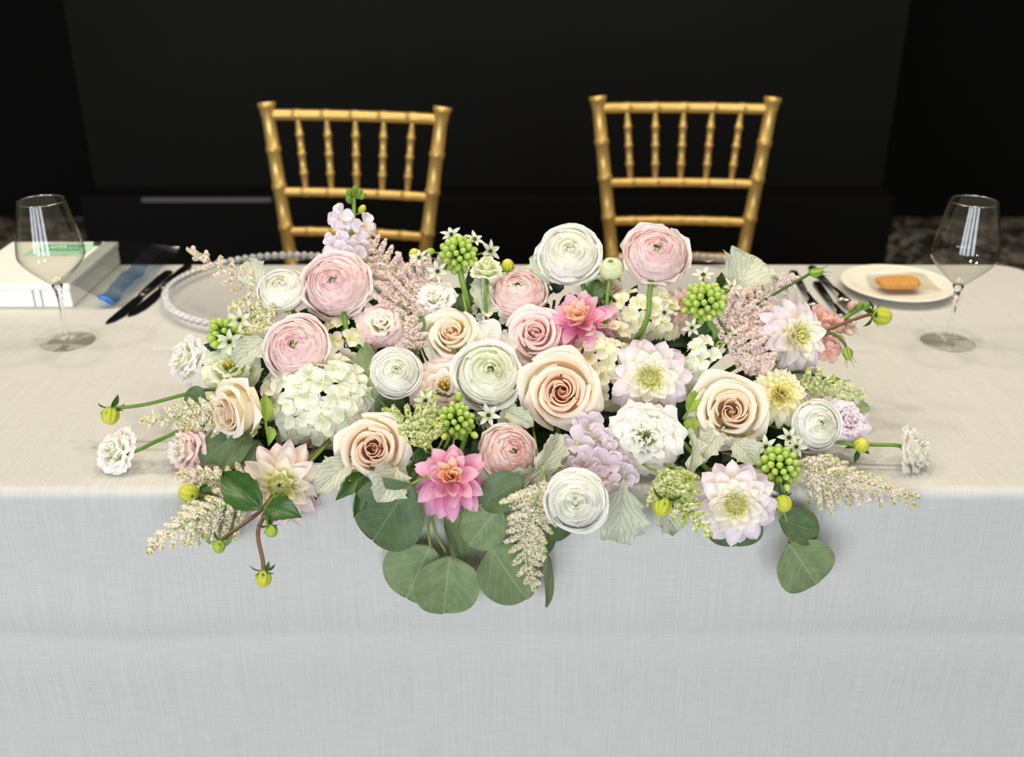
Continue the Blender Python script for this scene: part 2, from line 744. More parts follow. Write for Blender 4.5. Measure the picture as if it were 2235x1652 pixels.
def turned(p0, p1, r, nodes, node_r, n=12, ends=1.0, cap=0.0):
    """a turned rod: radius r, with bamboo rings at the given fractions"""
    p0, p1 = Vector(p0), Vector(p1)
    L = (p1 - p0).length
    st = [(0.0, r * ends), (1.0, r * ends)]
    wn = 0.0045 / L
    for q in nodes:
        st += [(q - 1.6 * wn, r), (q - wn, node_r), (q + wn, node_r), (q + 1.6 * wn, r)]
    if ends != 1.0 and nodes:
        pass
    if cap:
        st += [(1 - 0.030 / L, r), (1 - 0.026 / L, cap * .96), (1 - 0.012 / L, cap * 1.02), (1 - 0.010 / L, cap * 1.16)]
        st = [s for s in st if s[0] < 1.0] + [(1.0, cap * 1.16)]
    st.sort()
    return tube_geo([p0.lerp(p1, q) for q, _ in st], [x for _, x in st], n)


def rod(name, parent, p0, p1, r, nodes=(), node_r=0, ends=1.0, cap=0.0):
    V, F, U = turned(p0, p1, r, nodes, node_r or r * 1.18, 14, ends, cap)
    return obj(name, mk_mesh(name, V, F, gold, U), parent)


def bowed(name, parent, p0, p1, r, nodes, bow):
    p0, p1 = Vector(p0), Vector(p1)
    pts, rad = [], []
    st = [i / 24 for i in range(25)]
    L = (p1 - p0).length
    wn = 0.0035 / L
    rr = {q: r for q in st}
    for q in nodes:
        for d, k in ((-1.7 * wn, 1), (-wn, 1.16), (wn, 1.16), (1.7 * wn, 1)):
            rr[q + d] = r * k
    for q in sorted(rr):
        p = p0.lerp(p1, q)
        p.y += bow * 4 * q * (1 - q)
        pts.append(p)
        rad.append(rr[q])
    V, F, U = tube_geo(pts, rad, 14)
    return obj(name, mk_mesh(name, V, F, gold, U), parent)


def chair(loc, rz, label):
    M = Matrix.Translation(loc) @ Matrix.Rotation(rz, 4, 'Z')
    c = thing('chiavari_chair', label, 'chair', M, 'gold chairs behind the table')
    # sitter faces -y; the back stands at +y
    def post(z, s):                         # centre line of a back post
        k = (z - 0.45) / 0.48
        return Vector((s * (0.130 + 0.060 * k), 0.02 + 0.075 * k, z))
    for s in (-1, 1):
        a, b = post(0.0, s), post(0.93, s)
        a.x, a.y = s * 0.165, 0.05
        m = post(0.45, s)
        rod('back_leg', c, a, m, 0.0145, (0.25, 0.55, 0.85), 0.017)
        rod('back_post', c, m, b, 0.0142, (0.28, 0.46, 0.64, 0.80), 0.0165, cap=0.0165)
    nodes = [i / 6 for i in range(1, 6)]
    for z, r in ((0.905, 0.0115), (0.746, 0.0098), (0.662, 0.0098), (0.581, 0.0098)):
        bowed('rail', c, post(z, -1), post(z, 1), r, nodes, 0.012)
    for i in range(1, 6):
        q = i / 6
        a = post(0.746, -1).lerp(post(0.746, 1), q)
        b = post(0.905, -1).lerp(post(0.905, 1), q)
        a.y += 0.012 * 4 * q * (1 - q)
        b.y += 0.012 * 4 * q * (1 - q)
        V, F, U = tube_geo([a.lerp(b, f) for f in (0, .08, .22, .235, .265, .28, .47, .485, .515, .53, .72, .735, .765, .78, .92, 1)],
                           [.0055, .006, .0075, .0095, .0095, .0075, .0072, .0095, .0095, .0072, .0075, .0095, .0095, .0075, .0055, .0045], 12)
        obj('spindle', mk_mesh('spindle', V, F, gold, U), c)
    seat = box('seat', -.19, .19, -.36, .03, .435, .465, gold, .01)
    obj('seat', seat, c)
    for s in (-1, 1):
        rod('front_leg', c, (s * .175, -.34, 0), (s * .175, -.34, .435), 0.0145, (0.2, 0.5, 0.8), 0.017)
        rod('side_stretcher', c, (s * .175, -.34, .2), (s * .155, .04, .2), 0.009, (.3, .6), .011)
    rod('front_stretcher', c, (-.175, -.34, .25), (.175, -.34, .25), 0.009, (.3, .6), .011)
    return c


pl = PZ(758, 228, 0.93)
chair((pl.x, pl.y - 0.095, 0), math.radians(-8.0), 'gold bamboo-style chair angled beside the lilac stock spire')
pr = PZ(1492, 211, 0.93)
chair((pr.x, pr.y - 0.095, 0), math.radians(-2.0), 'gold bamboo-style chair behind the tall white and pink ranunculus')

# ------------------------------------------------------------------ tableware
tglass = thin_glass('clear_glass', '#fafaf7', 0.035, 0.9)
sglass = solid_glass('heavy_glass', '#fbfcff')
foot_glass = thin_glass('foot_glass', '#fcfcfa', 0.02, 0.5)
rim_glass = thin_glass('rim_glass', '#e8e4de', 0.30, 0.8, 0.15)


def wine_glass(px, py, label):
    p = PZ(px, py, TZ)
    g = thing('wine_glass', label, 'wine glass', Matrix.Translation((p.x, p.y, TZ)), 'stemmed wine glasses')
    base = [(0.0, 0.0), (0.036, 0.0), (0.0372, 0.0012), (0.036, 0.0026), (0.022, 0.0042), (0.010, 0.0065), (0.0055, 0.011), (0.0042, 0.02)]
    obj('foot', lathe('foot', base, foot_glass, 56), g)
    stem = [(0.0042, 0.02), (0.0036, 0.04), (0.0036, 0.062), (0.0046, 0.076), (0.0075, 0.085), (0.0, 0.0865)]
    obj('stem', lathe('stem', stem, sglass, 24), g)
    o = [(0.0, 0.0865), (0.0085, 0.0870), (0.020, 0.098), (0.034, 0.112), (0.0425, 0.124), (0.0440, 0.132), (0.0425, 0.146),
         (0.0385, 0.168), (0.0330, 0.194), (0.0312, 0.203)]
    inn = [(max(r - 0.0011, 0), z + (0.0012 if k < 2 else 0)) for k, (r, z) in enumerate(o)]
    prof = spline([(r, 0, z) for r, z in o], 5)
    prof2 = spline([(r, 0, z) for r, z in inn], 5)[::-1]
    pp = [(max(v.x, 0), v.z) for v in prof] + [(max(v.x, 0), v.z) for v in prof2]
    obj('bowl', lathe('bowl', pp, tglass, 64), g)
    rim = [(.0306 + .0009 * math.cos(a), .2032 + .0009 * math.sin(a)) for a in [2 * PI * i / 8 for i in range(9)]]
    obj('rim', lathe('rim', rim, rim_glass, 64), g)
    return g


wine_glass(149, 746, 'empty stemmed wine glass standing in front of the bagged white box')
wine_glass(2068, 747, 'empty stemmed wine glass standing beside the small plate with the biscuit')

charger_m = thin_glass('charger_glass', '#fdfdfe', 0.012, 0.45, 0.04)
bead_m = solid_glass('glass_bead', '#ffffff', 1.5, 0.08)
bead_m.node_tree.nodes['Principled BSDF'].inputs['Transmission Weight'].default_value = 0.82
bead_me = blob('bead', .0061, .0061, .0061, bead_m, 12, 8)


def charger(px, py, label):
    p = PZ(px, py, TZ + 0.014)
    c = thing('charger_plate', label, 'plate', Matrix.Translation((p.x, p.y, TZ + .0005)), 'beaded glass charger plates')
    pr = [(0.0, 0.0), (0.105, 0.0), (0.115, 0.002), (0.135, 0.010), (0.160, 0.0125), (0.160, 0.0155), (0.134, 0.013), (0.113, 0.005), (0.104, 0.003), (0, 0.003)]
    obj('dish', lathe('dish', pr, charger_m, 96), c)
    n = 82
    for i in range(n):
        a = 2 * PI * i / n
        obj('bead', bead_me, c, Matrix.Translation((.1635 * math.cos(a), .1635 * math.sin(a), .0145)))
    return c


charger(597, 628, 'clear glass charger plate with a beaded rim beside the black knives')
charger(1497, 628, 'clear glass charger plate with a beaded rim beside the black forks')

black_steel = simple('black_steel', '#141414', 0.33, 0.6, 0.5)
neck_steel = simple('dark_polished_steel', '#77726b', 0.18, 1.0)


def loft(name, stations, mat, n=10, power=2.6):
    """stations: (y, half width, half thickness, z offset)"""
    V, F = [], []
    for y, hw, ht, zo in stations:
        for i in range(n):
            a = 2 * PI * i / n
            c, s = math.cos(a), math.sin(a)
            V.append((hw * math.copysign(abs(c) ** (2 / power), c), y, zo + ht * math.copysign(abs(s) ** (2 / power), s)))
    for k in range(len(stations) - 1):
        for i in range(n):
            j = (i + 1) % n
            F.append((k * n + i, k * n + j, (k + 1) * n + j, (k + 1) * n + i))
    F.append(tuple(range(n - 1, -1, -1)))
    m = (len(stations) - 1) * n
    F.append(tuple(range(m, m + n)))
    return mk_mesh(name, V, F, mat)


def lay_matrix(a, b, z):
    a, b = PZ(*a, z), PZ(*b, z)
    d = b - a
    L = d.length
    yv = d.normalized()
    zv = Vector((0, 0, 1))
    xv = yv.cross(zv)
    M = Matrix((xv, yv, zv)).transposed().to_4x4()
    M.translation = a
    return M, L


def knife(a, b, label):
    M, L = lay_matrix(a, b, TZ + .0005)
    k = thing('table_knife', label, 'knife', M, 'black table knives')
    h = 0.46 * L
    obj('handle', loft('handle', [(0, .004, .002, .004), (.004, .0075, .0035, .004), (h * .3, .0085, .004, .0042), (h * .75, .0068, .0036, .004), (h, .0055, .003, .0036)], black_steel, 14), k)
    obj('bolster', loft('bolster', [(h, .0056, .0032, .0036), (h + .006, .0062, .0034, .0036), (h + .008, .005, .0026, .0034)], neck_steel, 12), k)
    V, F = [], []
    prof = [(h + .008, -.005, .005), (h + .02, -.008, .006), (h + .25 * L, -.0115, .006), (L * .85, -.0105, .006), (L * .95, -.005, .0055), (L, .003, .0035)]
    for y, x0, x1 in prof:
        V += [(x0, y, .0016), (x1, y, .0012), (x1, y, .0034), (x0, y, .0020)]
    for q in range(len(prof) - 1):
        for i in range(4):
            j = (i + 1) % 4
            F.append((q * 4 + i, q * 4 + j, q * 4 + 4 + j, q * 4 + 4 + i))
    F += [(3, 2, 1, 0), tuple(range(len(V) - 4, len(V)))]
    obj('blade', mk_mesh('blade', V, F, black_steel, smooth=False), k)


knife((371, 597), (236, 709), 'long matte black table knife farther from the beaded charger')
knife((413, 584), (284, 693), 'matte black table knife tucked against the beaded charger rim')


def fork(a, b, label):
    M, L = lay_matrix(a, b, TZ + .0005)
    k = thing('table_fork', label, 'fork', M, 'black handled forks')
    h = 0.45 * L
    obj('handle', loft('handle', [(0, .004, .002, .0035), (.004, .007, .003, .0035), (h * .4, .0066, .003, .0036), (h, .0042, .0024, .005)], black_steel, 14), k)
    obj('neck', loft('neck', [(h, .0042, .0024, .005), (h * 1.25, .0030, .0020, .0085), (h * 1.5, .0034, .0018, .010), (h * 1.62, .009, .0014, .007), (h * 1.72, .0115, .0012, .0045)], neck_steel, 12), k)
    for i in range(4):
        x = -.0084 + i * .0056
        obj('tine', loft('tine', [(h * 1.70, .0018, .0010, .0045), (h * 1.95, .0015, .0009, .0035), (L, .0007, .0006, .007)], neck_steel, 8),
            k, Matrix.Translation((x, 0, 0)))


fork((1730, 596), (1790, 702), 'black handled fork nearest the beaded charger rim')
fork((1770, 586), (1868, 690), 'black handled fork nearest the small plate, partly behind a green bud')
fork((1781, 620), (1856, 728), 'black handled fork lying between the other two forks')

# small plate with a biscuit on a scrap of paper
china = simple('white_china', '#efe9dc', 0.22, 0, 0.5)
pp = PZ(1957, 620, TZ + .012)
sp_ = thing('side_plate', 'small white china plate holding a brown biscuit', 'plate', Matrix.Translation((pp.x, pp.y, TZ + .0005)))
obj('dish', lathe('dish', [(0, .0), (.048, .0), (.05, .002), (.062, .006), (.0855, .0125), (.0865, .0140), (.085, .0148), (.063, .0090), (.051, .0055), (0, .005)], china, 72), sp_)
obj('rim', lathe('rim', [(.0840, .0142), (.0868, .0136), (.0874, .0148), (.0862, .0158), (.0840, .0152), (.0840, .0142)], china, 72), sp_)
paper = thin_glass('waxed_paper', '#f1efe6', 0.06, 0.4, 0.3)
q = PZ(1965, 618, TZ + .009)


def sheet(name, corners, mat, n=10, wob=0.0, seed=0, thick=0.0):
    r = random.Random(seed)
    V, U = [], []
    a, b, c, d = [Vector(x) for x in corners]
    ph = [r.uniform(0, 6) for _ in range(4)]
    for j in range(n + 1):
        for i in range(n + 1):
            s, tt = i / n, j / n
            p = a.lerp(b, s).lerp(d.lerp(c, s), tt)
            p.z += wob * (math.sin(s * 7 + ph[0]) * math.sin(tt * 6 + ph[1]) + 0.5 * math.sin(s * 13 + tt * 11 + ph[2]))
            V.append(p)
            U.append((s, tt))
    return mk_mesh(name, V, grid_faces(n, n), mat, U)


z0 = TZ + .0115
obj('biscuit_wrapper', sheet('biscuit_wrapper', [PZ(1900, 628, z0 + .001), PZ(2058, 634, z0 + .002), PZ(2010, 592, z0 + .001), PZ(1888, 600, z0 + .001)], paper, 12, .0009, 3),
    label='crinkled clear paper wrapper lying under the biscuit', cat='wrapper')


def biscuit_fn(v, a, k):
    c = math.cos(a)
    s = math.sin(a)
    rr = math.hypot(v.x, v.y)
    e = (abs(c) ** 3.4 + abs(s) ** 3.4) ** (-1 / 3.4)
    m = 1 + .03 * math.sin(a * 5 + 1) + .015 * math.sin(a * 11)
    z = math.copysign(min(abs(v.z), .0055 + .0008 * math.sin(v.x * 300) * math.cos(v.y * 260)), v.z)
    sq = math.sqrt(max(0, 1 - (v.z / .0085) ** 2)) ** .45
    return Vector((.0335 * c * e * m * sq, .0205 * s * e * m * sq, z))


bis = blob('biscuit', 1, 1, .0085, simple('baked_biscuit', '#c8904c', 0.8, 0, 0.2, noise=0.3, nscale=160, bump=0.8), 40, 14, biscuit_fn)
obj('biscuit', bis, None, Matrix.Translation((PZ(1961, 615, z0 + .01).x, PZ(1961, 615, z0 + .01).y, z0 + .0092)) @ Matrix.Rotation(.06, 4, 'Z'),
    'oblong golden brown biscuit on the small white plate', 'biscuit')

# white box in a zip bag
card = simple('white_card', '#e9e6e0', 0.6, noise=0.04, nscale=30)
bx0, bx1, by0, by1, bz1 = -0.850, -0.672, 0.540, 0.752, 0.789
wb = thing('white_box', 'flat white cardboard box with a mint green note, behind the wine glass', 'box', Matrix.Translation(((bx0 + bx1) / 2, (by0 + by1) / 2, TZ)))
wpart('body', box('body', bx0, bx1, by0, by1, TZ + .0005, bz1 - .010, card, .002), wb)
wpart('lid', box('lid', bx0 - .0015, bx1 + .0015, by0 - .0015, by1 + .0015, bz1 - .0098, bz1, card, .002), wb)
for x in (-.730, -.718):
    wpart('flap_seam', box('flap_seam', x, x + .002, by0 - .0007, by0 + .001, TZ + .002, bz1 - .0105, simple('grey_seam', '#8d8b88', .7)), wb)
note_m = simple('mint_note_paper', '#a9d9bb', 0.8)
sn = obj('sticky_note', sheet('sticky_note', [(-.800, .676, bz1 + .0006), (-.702, .676, bz1 + .0006), (-.700, .742, bz1 + .0006), (-.797, .742, bz1 + .0012)], note_m, 6, .0004, 1),
         label='mint green paper note with handwriting on the white box', cat='note')
ink = simple('green_ink', '#3f8f74', .7)
for r_ in range(2):
    pts = []
    for i in range(26):
        pts.append((-.785 + i * .0028, .722 - r_ * .02 + .005 * math.sin(i * 1.9 + r_), bz1 + .0022))
    obj('handwriting', mk_mesh('handwriting', *tube_geo(pts, .0008, 5)[:2], ink), sn)
obj('binder_clip', box('binder_clip', -.704, -.694, .728, .744, bz1 + .0003, bz1 + .006, simple('black_plastic', '#111111', .4), .0015),
    label='small black clip at the corner of the mint note', cat='clip')
bagm = thin_glass('clear_plastic_film', '#dfe3e3', 0.10, 0.75, 0.18)
blue = simple('blue_zip_plastic', '#2f74c4', 0.35, 0, 0.5)
bag = thing('zip_bag', 'clear plastic zip bag with a blue seal spilling off the white box', 'bag', Matrix.Translation((-.62, .64, TZ)))
V, U = [], []
nS, nT = 14, 22
A0, A1 = Vector((bx1 - .03, by0 - .004, bz1 + .001)), Vector((bx1 - .03, by1 + .012, bz1 + .002))


def bag_pt(s, t_):
    # s runs from the box edge to the zip end, t along the table's depth
    y = by0 - .004 + t_ * (by1 - by0 + .016)
    x = bx1 - .02 + s * (.098 + .022 * t_)
    z = bz1 + .0016 if x < bx1 + .002 else max(TZ + .003, bz1 + .0016 - (x - bx1 - .002) * (.62 - .46 * t_))
    z += .0045 * math.sin(t_ * 15 + s * 4) * s * (1 - .3 * s) + .002 * math.sin(t_ * 31 + 1)  * s
    return Vector((x, y, max(z, TZ + .0015)))


for j in range(nT + 1):
    for i in range(nS + 1):
        V.append(bag_pt(i / nS, j / nT))
        U.append((i / nS, j / nT))
wpart('film', mk_mesh('film', V, grid_faces(nS, nT), bagm, U), bag)
V = []
for j in range(nT + 1):
    for s in (.62, .69, .76, .83):
        V.append(bag_pt(s, j / nT) + Vector((0, 0, .0014)))
wpart('zip_seal', mk_mesh('zip_seal', V, grid_faces(3, nT), thin_glass('blue_zip_film', '#a6c3e4', 0.12, 0.7, 0.25)), bag)
wpart('zip_end', mk_mesh('zip_end', *tube_geo([bag_pt(.66, .0) + Vector((0, 0, .002)), bag_pt(.74, 0.03) + Vector((0, 0, .003)), bag_pt(.84, .02) + Vector((0, 0, .003))], .0035, 8)[:2], blue), bag)
# ------------------------------------------------------------------ flower building blocks
CACHE = {}


def smooth(x):
    x = max(0.0, min(1.0, x))
    return x * x * (3 - 2 * x)


def prof_eval(prof, v):
    n = len(prof) - 1
    v = max(0.0, min(1.0, v)) * n
    i = min(int(v), n - 1)
    t_ = v - i
    p0, p1, p2, p3 = prof[max(i - 1, 0)], prof[i], prof[i + 1], prof[min(i + 2, n)]
    out = []
    for k in (0, 1):
        out.append(0.5 * (2 * p1[k] + (p2[k] - p0[k]) * t_ + (2 * p0[k] - 5 * p1[k] + 4 * p2[k] - p3[k]) * t_ * t_
                          + (3 * p1[k] - p0[k] - 3 * p2[k] + p3[k]) * t_ ** 3))
    return out


def cup_mesh(key, mat, prof, hw, nu=8, nv=8, tip=0.12, point=0.0, spiral=0.0, curl=0.0, ruf=0.0, rf=2.5, seed=0, basew=0.4, wave=0.0):
    """a petal wrapped around the flower's axis; prof is its (radius, height) line from claw to rim"""
    ck = ('cup', key, mat.name, seed)
    if ck in CACHE:
        return CACHE[ck]
    r_ = random.Random(hash((str(key), seed)) if False else seed * 977 + len(str(key)) * 31)
    ph = [r_.uniform(0, 6.28) for _ in range(5)]
    V, U = [], []
    for j in range(nv + 1):
        v = j / nv
        for i in range(nu + 1):
            u = -1 + 2 * i / nu
            top = 1 - tip * abs(u) ** 2.6
            if point:
                top = (1 - point) * top + point * (1 - min(1, abs(u) * 1.7)) ** 1.3
            if wave:
                top *= 1 + wave * (math.sin(u * 7 + ph[3]) * .6 + math.sin(u * 15 + ph[4]) * .4) - wave
            ve = v * top
            r, z = prof_eval(prof, ve)
            wv = basew + (1 - basew) * smooth(v / 0.55)
            fi = u * hw * wv
            r = r * (1 + spiral * u) + curl * abs(u) ** 2.2 * v * v
            z -= curl * 0.6 * abs(u) ** 2.2 * v * v
            if ruf:
                a = ruf * v ** 2.5
                r += a * (math.sin(rf * PI * u + ph[0]) + .5 * math.sin(rf * 2.3 * PI * u + ph[1]))
                z += a * (math.cos(rf * PI * u + ph[2]) * .8 + .4 * math.sin(rf * 1.9 * PI * u + ph[3]))
            V.append((r * math.cos(fi), r * math.sin(fi), z))
            U.append(((u + 1) / 2, v))
    me = mk_mesh('petal', V, grid_faces(nu, nv), mat, U)
    CACHE[ck] = me
    return me


def flat_mesh(key, mat, width=0.4, cup=0.3, arch=-0.1, pointy=0.5, nu=6, nv=9, broad=0.55, notch=0.0, twist=0.0, ruf=0.0, seed=0, roll=0.0, name='petal'):
    """a petal lying along +x, length 1, cupped upwards"""
    ck = ('flat', key, mat.name, seed)
    if ck in CACHE:
        return CACHE[ck]
    r_ = random.Random(seed * 53 + 11)
    ph = [r_.uniform(0, 6.28) for _ in range(4)]
    V, U = [], []
    for j in range(nv + 1):
        v = j / nv
        a = (v ** 0.75) if True else v
        # width: narrow claw, broad at `broad`, rounded or pointed tip
        w1 = 0.30 + 0.70 * smooth(v / broad)
        tt = max(0.0, (v - broad) / (1 - broad))
        w2 = (1 - tt ** 2.0) ** 0.5 if pointy < 0.01 else (1 - tt ** (2.4 - 0.9 * pointy)) ** (0.55 + 0.45 * pointy)
        hw = width * 0.5 * w1 * max(w2, 0.0)
        for i in range(nu + 1):
            u = -1 + 2 * i / nu
            x = v - notch * (1 - abs(u)) * smooth((v - .8) / .2)
            ca = cup * (1 - 0.3 * v)
            ang = u * ca * 1.6
            y = hw * (math.sin(ang) / max(ca * 1.6, 1e-3) if abs(ca) > 1e-3 else u)
            z = hw * (1 - math.cos(ang)) / max(abs(ca) * 1.6, 1e-3) * math.copysign(1, ca) * 1.6
            z += arch * (v * v) + roll * smooth((v - .6) / .4) ** 2
            z += ruf * v ** 2 * (math.sin(u * 4 + v * 3 + ph[0]) + .6 * math.sin(u * 9 + ph[1]))
            y += twist * v * v * u
            V.append((x, y, z))
            U.append(((u + 1) / 2, v))
    me = mk_mesh(name, V, grid_faces(nu, nv), mat, U)
    CACHE[ck] = me
    return me


def axis_matrix(pos, axis, roll=0.0, scale=1.0):
    z = axis.normalized()
    x = z.cross(Vector((0, 0, 1)))
    x = x.normalized() if x.length > 1e-4 else Vector((1, 0, 0))
    y = z.cross(x)
    M = Matrix((x, y, z)).transposed().to_4x4() @ Matrix.Rotation(roll, 4, 'Z') @ Matrix.Scale(scale, 4)
    M.translation = pos
    return M


def facing(px, py, p, ax, ay):
    d = (CAM - p).normalized()
    if ax is None:
        ax = (px - 1117) / 1000.0
    if ay is None:
        ay = (960 - py) / 700.0 + 0.12
    return (d + RGT * ax + UPV * ay).normalized()


stem_m = leaf_mat('green_stem', '#5b7d2c', '#6d9438', '#86a94c', 0.2, transl=0.05)
stem_dark = leaf_mat('dark_stem', '#3d5a24', '#4c6b2c', '#6a8a40', 0.2, transl=0.05)
stem_brown = leaf_mat('reddish_stem', '#6b4a33', '#7d5a3a', '#8a6a48', 0.2, transl=0.02)
calyx_m = leaf_mat('calyx_green', '#6d8f35', '#86a848', '#a0bb64', 0.3, transl=0.1)


def foam_point(p):
    return Vector((max(-.31, min(.31, p.x * 0.75)), max(.105, min(.21, p.y + .05)), TZ + .030))


def add_stem(root, base, axis, rad, mat, pts=None):
    """stem from the flower's base into the foam (or along the given points first)"""
    s = (base - foam_point(base)).length
    if pts:
        path = [base] + pts
        path.append(foam_point(pts[-1]))
    else:
        path = [base + axis * .003, base - axis * min(.025, s * .3), foam_point(base).lerp(base, .35) - axis * .004, foam_point(base)]
    V, F, U = tube_geo(spline(path, 5), rad, 7)
    wpart('stem', mk_mesh('stem', V, F, mat, U), root)


def root_for(name, label, cat, group, px, py, rpx, ax, ay, dy, back=0.45, roll=None, z_min=None):
    p = P(px, py, dy)
    s = rpx * depth(p) / FPX
    axis = facing(px, py, p, ax, ay)
    base = p - axis * s * back
    if z_min and base.z < z_min:
        base.z = z_min
    M = axis_matrix(base, axis, rnd.uniform(0, 6.28) if roll is None else roll, s)
    return thing(name, label, cat, M, group), base, axis, s


def rz(a, dz=0.0, tilt=0.0, sc=1.0, side=0.0):
    return Matrix.Rotation(a, 4, 'Z') @ Matrix.Translation((0, 0, dz)) @ Matrix.Rotation(tilt, 4, 'Y') @ Matrix.Rotation(side, 4, 'X') @ Matrix.Scale(sc, 4)


# ------------------------------------------------------------------ roses
def rose(px, py, rpx, pal, label, ax=None, ay=None, dy=0.0, open_=1.0, roll=None, stem=None, squash=1.0):
    root, base, axis, s = root_for('rose', label, 'rose', 'cream roses', px, py, rpx, ax, ay, dy, 0.42, roll)
    mo, mm, mi = PAL[pal]
    # rim radius, rim height, petals, half width, lip roll, point
    L = [(.055, .76, 2, 1.9, .00, 0, mi), (.11, .78, 3, 1.45, .02, 0, mi), (.175, .78, 3, 1.4, .03, .02, mi), (.25, .78, 3, 1.35, .05, .03, mi),
         (.345, .76, 4, 1.15, .07, .06, mi), (.46, .71, 4, 1.1, .10, .10, mm), (.61, .62, 4, 1.1, .15, .16, mm), (.78, .46, 5, .95, .20, .24, mo)]
    a0 = rnd.uniform(0, 6)
    for k, (R, Z, n, hw, lip, pt, m) in enumerate(L):
        R *= open_ if k > 4 else 1
        prof = [(.03, 0), (R * .62 + .07, .04 + .05 * Z), (R * .90 + .06, Z * .40), (R * .93 + .02, Z * .76), (R + lip * .15, Z * .95),
                (R + lip * .75, Z * 1.0), (R + lip * 1.35, Z - lip * .55)]
        for i in range(n):
            sd = i % 3
            me = cup_mesh(('rose', k, open_), m, prof, hw, 12, 10, tip=.15 + .05 * (k > 5), point=pt, spiral=.16 if k < 5 else .10,
                          curl=.05 * (k > 4) + .05 * (k > 5), ruf=.012 * (k > 3) + .006 * k / 8, rf=1.3, seed=sd + k * 3, basew=.6)
            off = .03 if 0 < k < 6 else 0
            obj('petal', me, root, Matrix.Translation((rnd.uniform(-off, off), rnd.uniform(-off, off), 0)) @ rz(a0 + 2 * PI * i / n + rnd.uniform(-.3, .3), rnd.uniform(-.04, .04),
                                      rnd.uniform(-.08, .10), rnd.uniform(.92, 1.07), rnd.uniform(-.10, .10)))
        a0 += 2.4
    for i in range(5):
        me = flat_mesh('sepal', calyx_m, .22, .4, -.25, .9, 4, 6, .35, name='sepal')
        obj('sepal', me, root, Matrix.Rotation(2 * PI * i / 5, 4, 'Z') @ Matrix.Translation((.06, 0, .02)) @ Matrix.Rotation(-.25, 4, 'Y') @ Matrix.Scale(.6, 4))
    add_stem(root, base, axis, .0030, stem_dark, stem)
    return root


# ------------------------------------------------------------------ ranunculus
def ranunculus(px, py, rpx, pal, label, ax=None, ay=None, dy=0.0, roll=None, stem=None, layers=8, loose=0.0, frill=0.0):
    root, base, axis, s = root_for('ranunculus', label, 'ranunculus', 'ranunculus blooms', px, py, rpx, ax, ay, dy, 0.40, roll)
    mo, mm, mi, mc = PAL[pal]
    a0 = rnd.uniform(0, 6)
    layers = layers + 4 * (frill > .2)
    # petals wrap like the skins of an onion: nested shells, each ending farther from the eye than the one inside it
    for k in range(layers):
        f = k / (layers - 1)
        rho = .62 + .27 * f
        th = math.radians(9 + 74 * f ** 1.15)
        n = 4 if k < 3 else (5 if k < layers - 2 else 6)
        hw = (1.15 if k < 3 else 1.02) if k < layers - 2 else .86
        m = mi if f < .36 else (mm if f < .74 else mo)
        prof = [(.04, -.12 + .1 * f)]
        for q in range(1, 7):
            an = math.radians(158) + (th - math.radians(158)) * q / 6
            prof.append((rho * math.sin(an), .40 + rho * .76 * math.cos(an)))
        lip = .022 + .03 * f + (.035 + loose * .05 if f > .85 else 0) + frill * .015
        r1, z1 = prof[-1]
        prof.append((r1 + lip * (.35 + .65 * f), z1 + lip * (.9 - .9 * f)))
        for i in range(n):
            me = cup_mesh(('ran', k, layers, frill, loose), m, prof, hw, 8, 9, tip=.10 + .10 * f, spiral=.035, curl=.03 * f * f + loose * .04 * f,
                          ruf=(.006 + frill * .017) * (.6 + .6 * f), rf=1.3 + frill * 2, seed=i % 3 + k * 3, basew=.5, wave=.015 + .03 * frill)
            obj('petal', me, root, rz(a0 + 2 * PI * i / n + rnd.uniform(-.2, .2), rnd.uniform(-.012, .012),
                                      rnd.uniform(-.02, .035) + (max(loose, .3) * rnd.uniform(-.12, .34) if f > .7 else 0), rnd.uniform(.975, 1.03) if f < .8 else rnd.uniform(.93, 1.07), rnd.uniform(-.035, .035)))
        a0 += 1.7
    eye = CACHE.get(('eye', mc.name))
    if not eye:
        eye = blob('eye', .11, .11, .10, mc, 14, 9, lambda v, a, k: v * (1 + .12 * math.sin(5 * a)))
        CACHE[('eye', mc.name)] = eye
    obj('eye', eye, root, Matrix.Translation((0, 0, .735)))
    add_stem(root, base, axis, .0031, stem_m, stem)
    return root


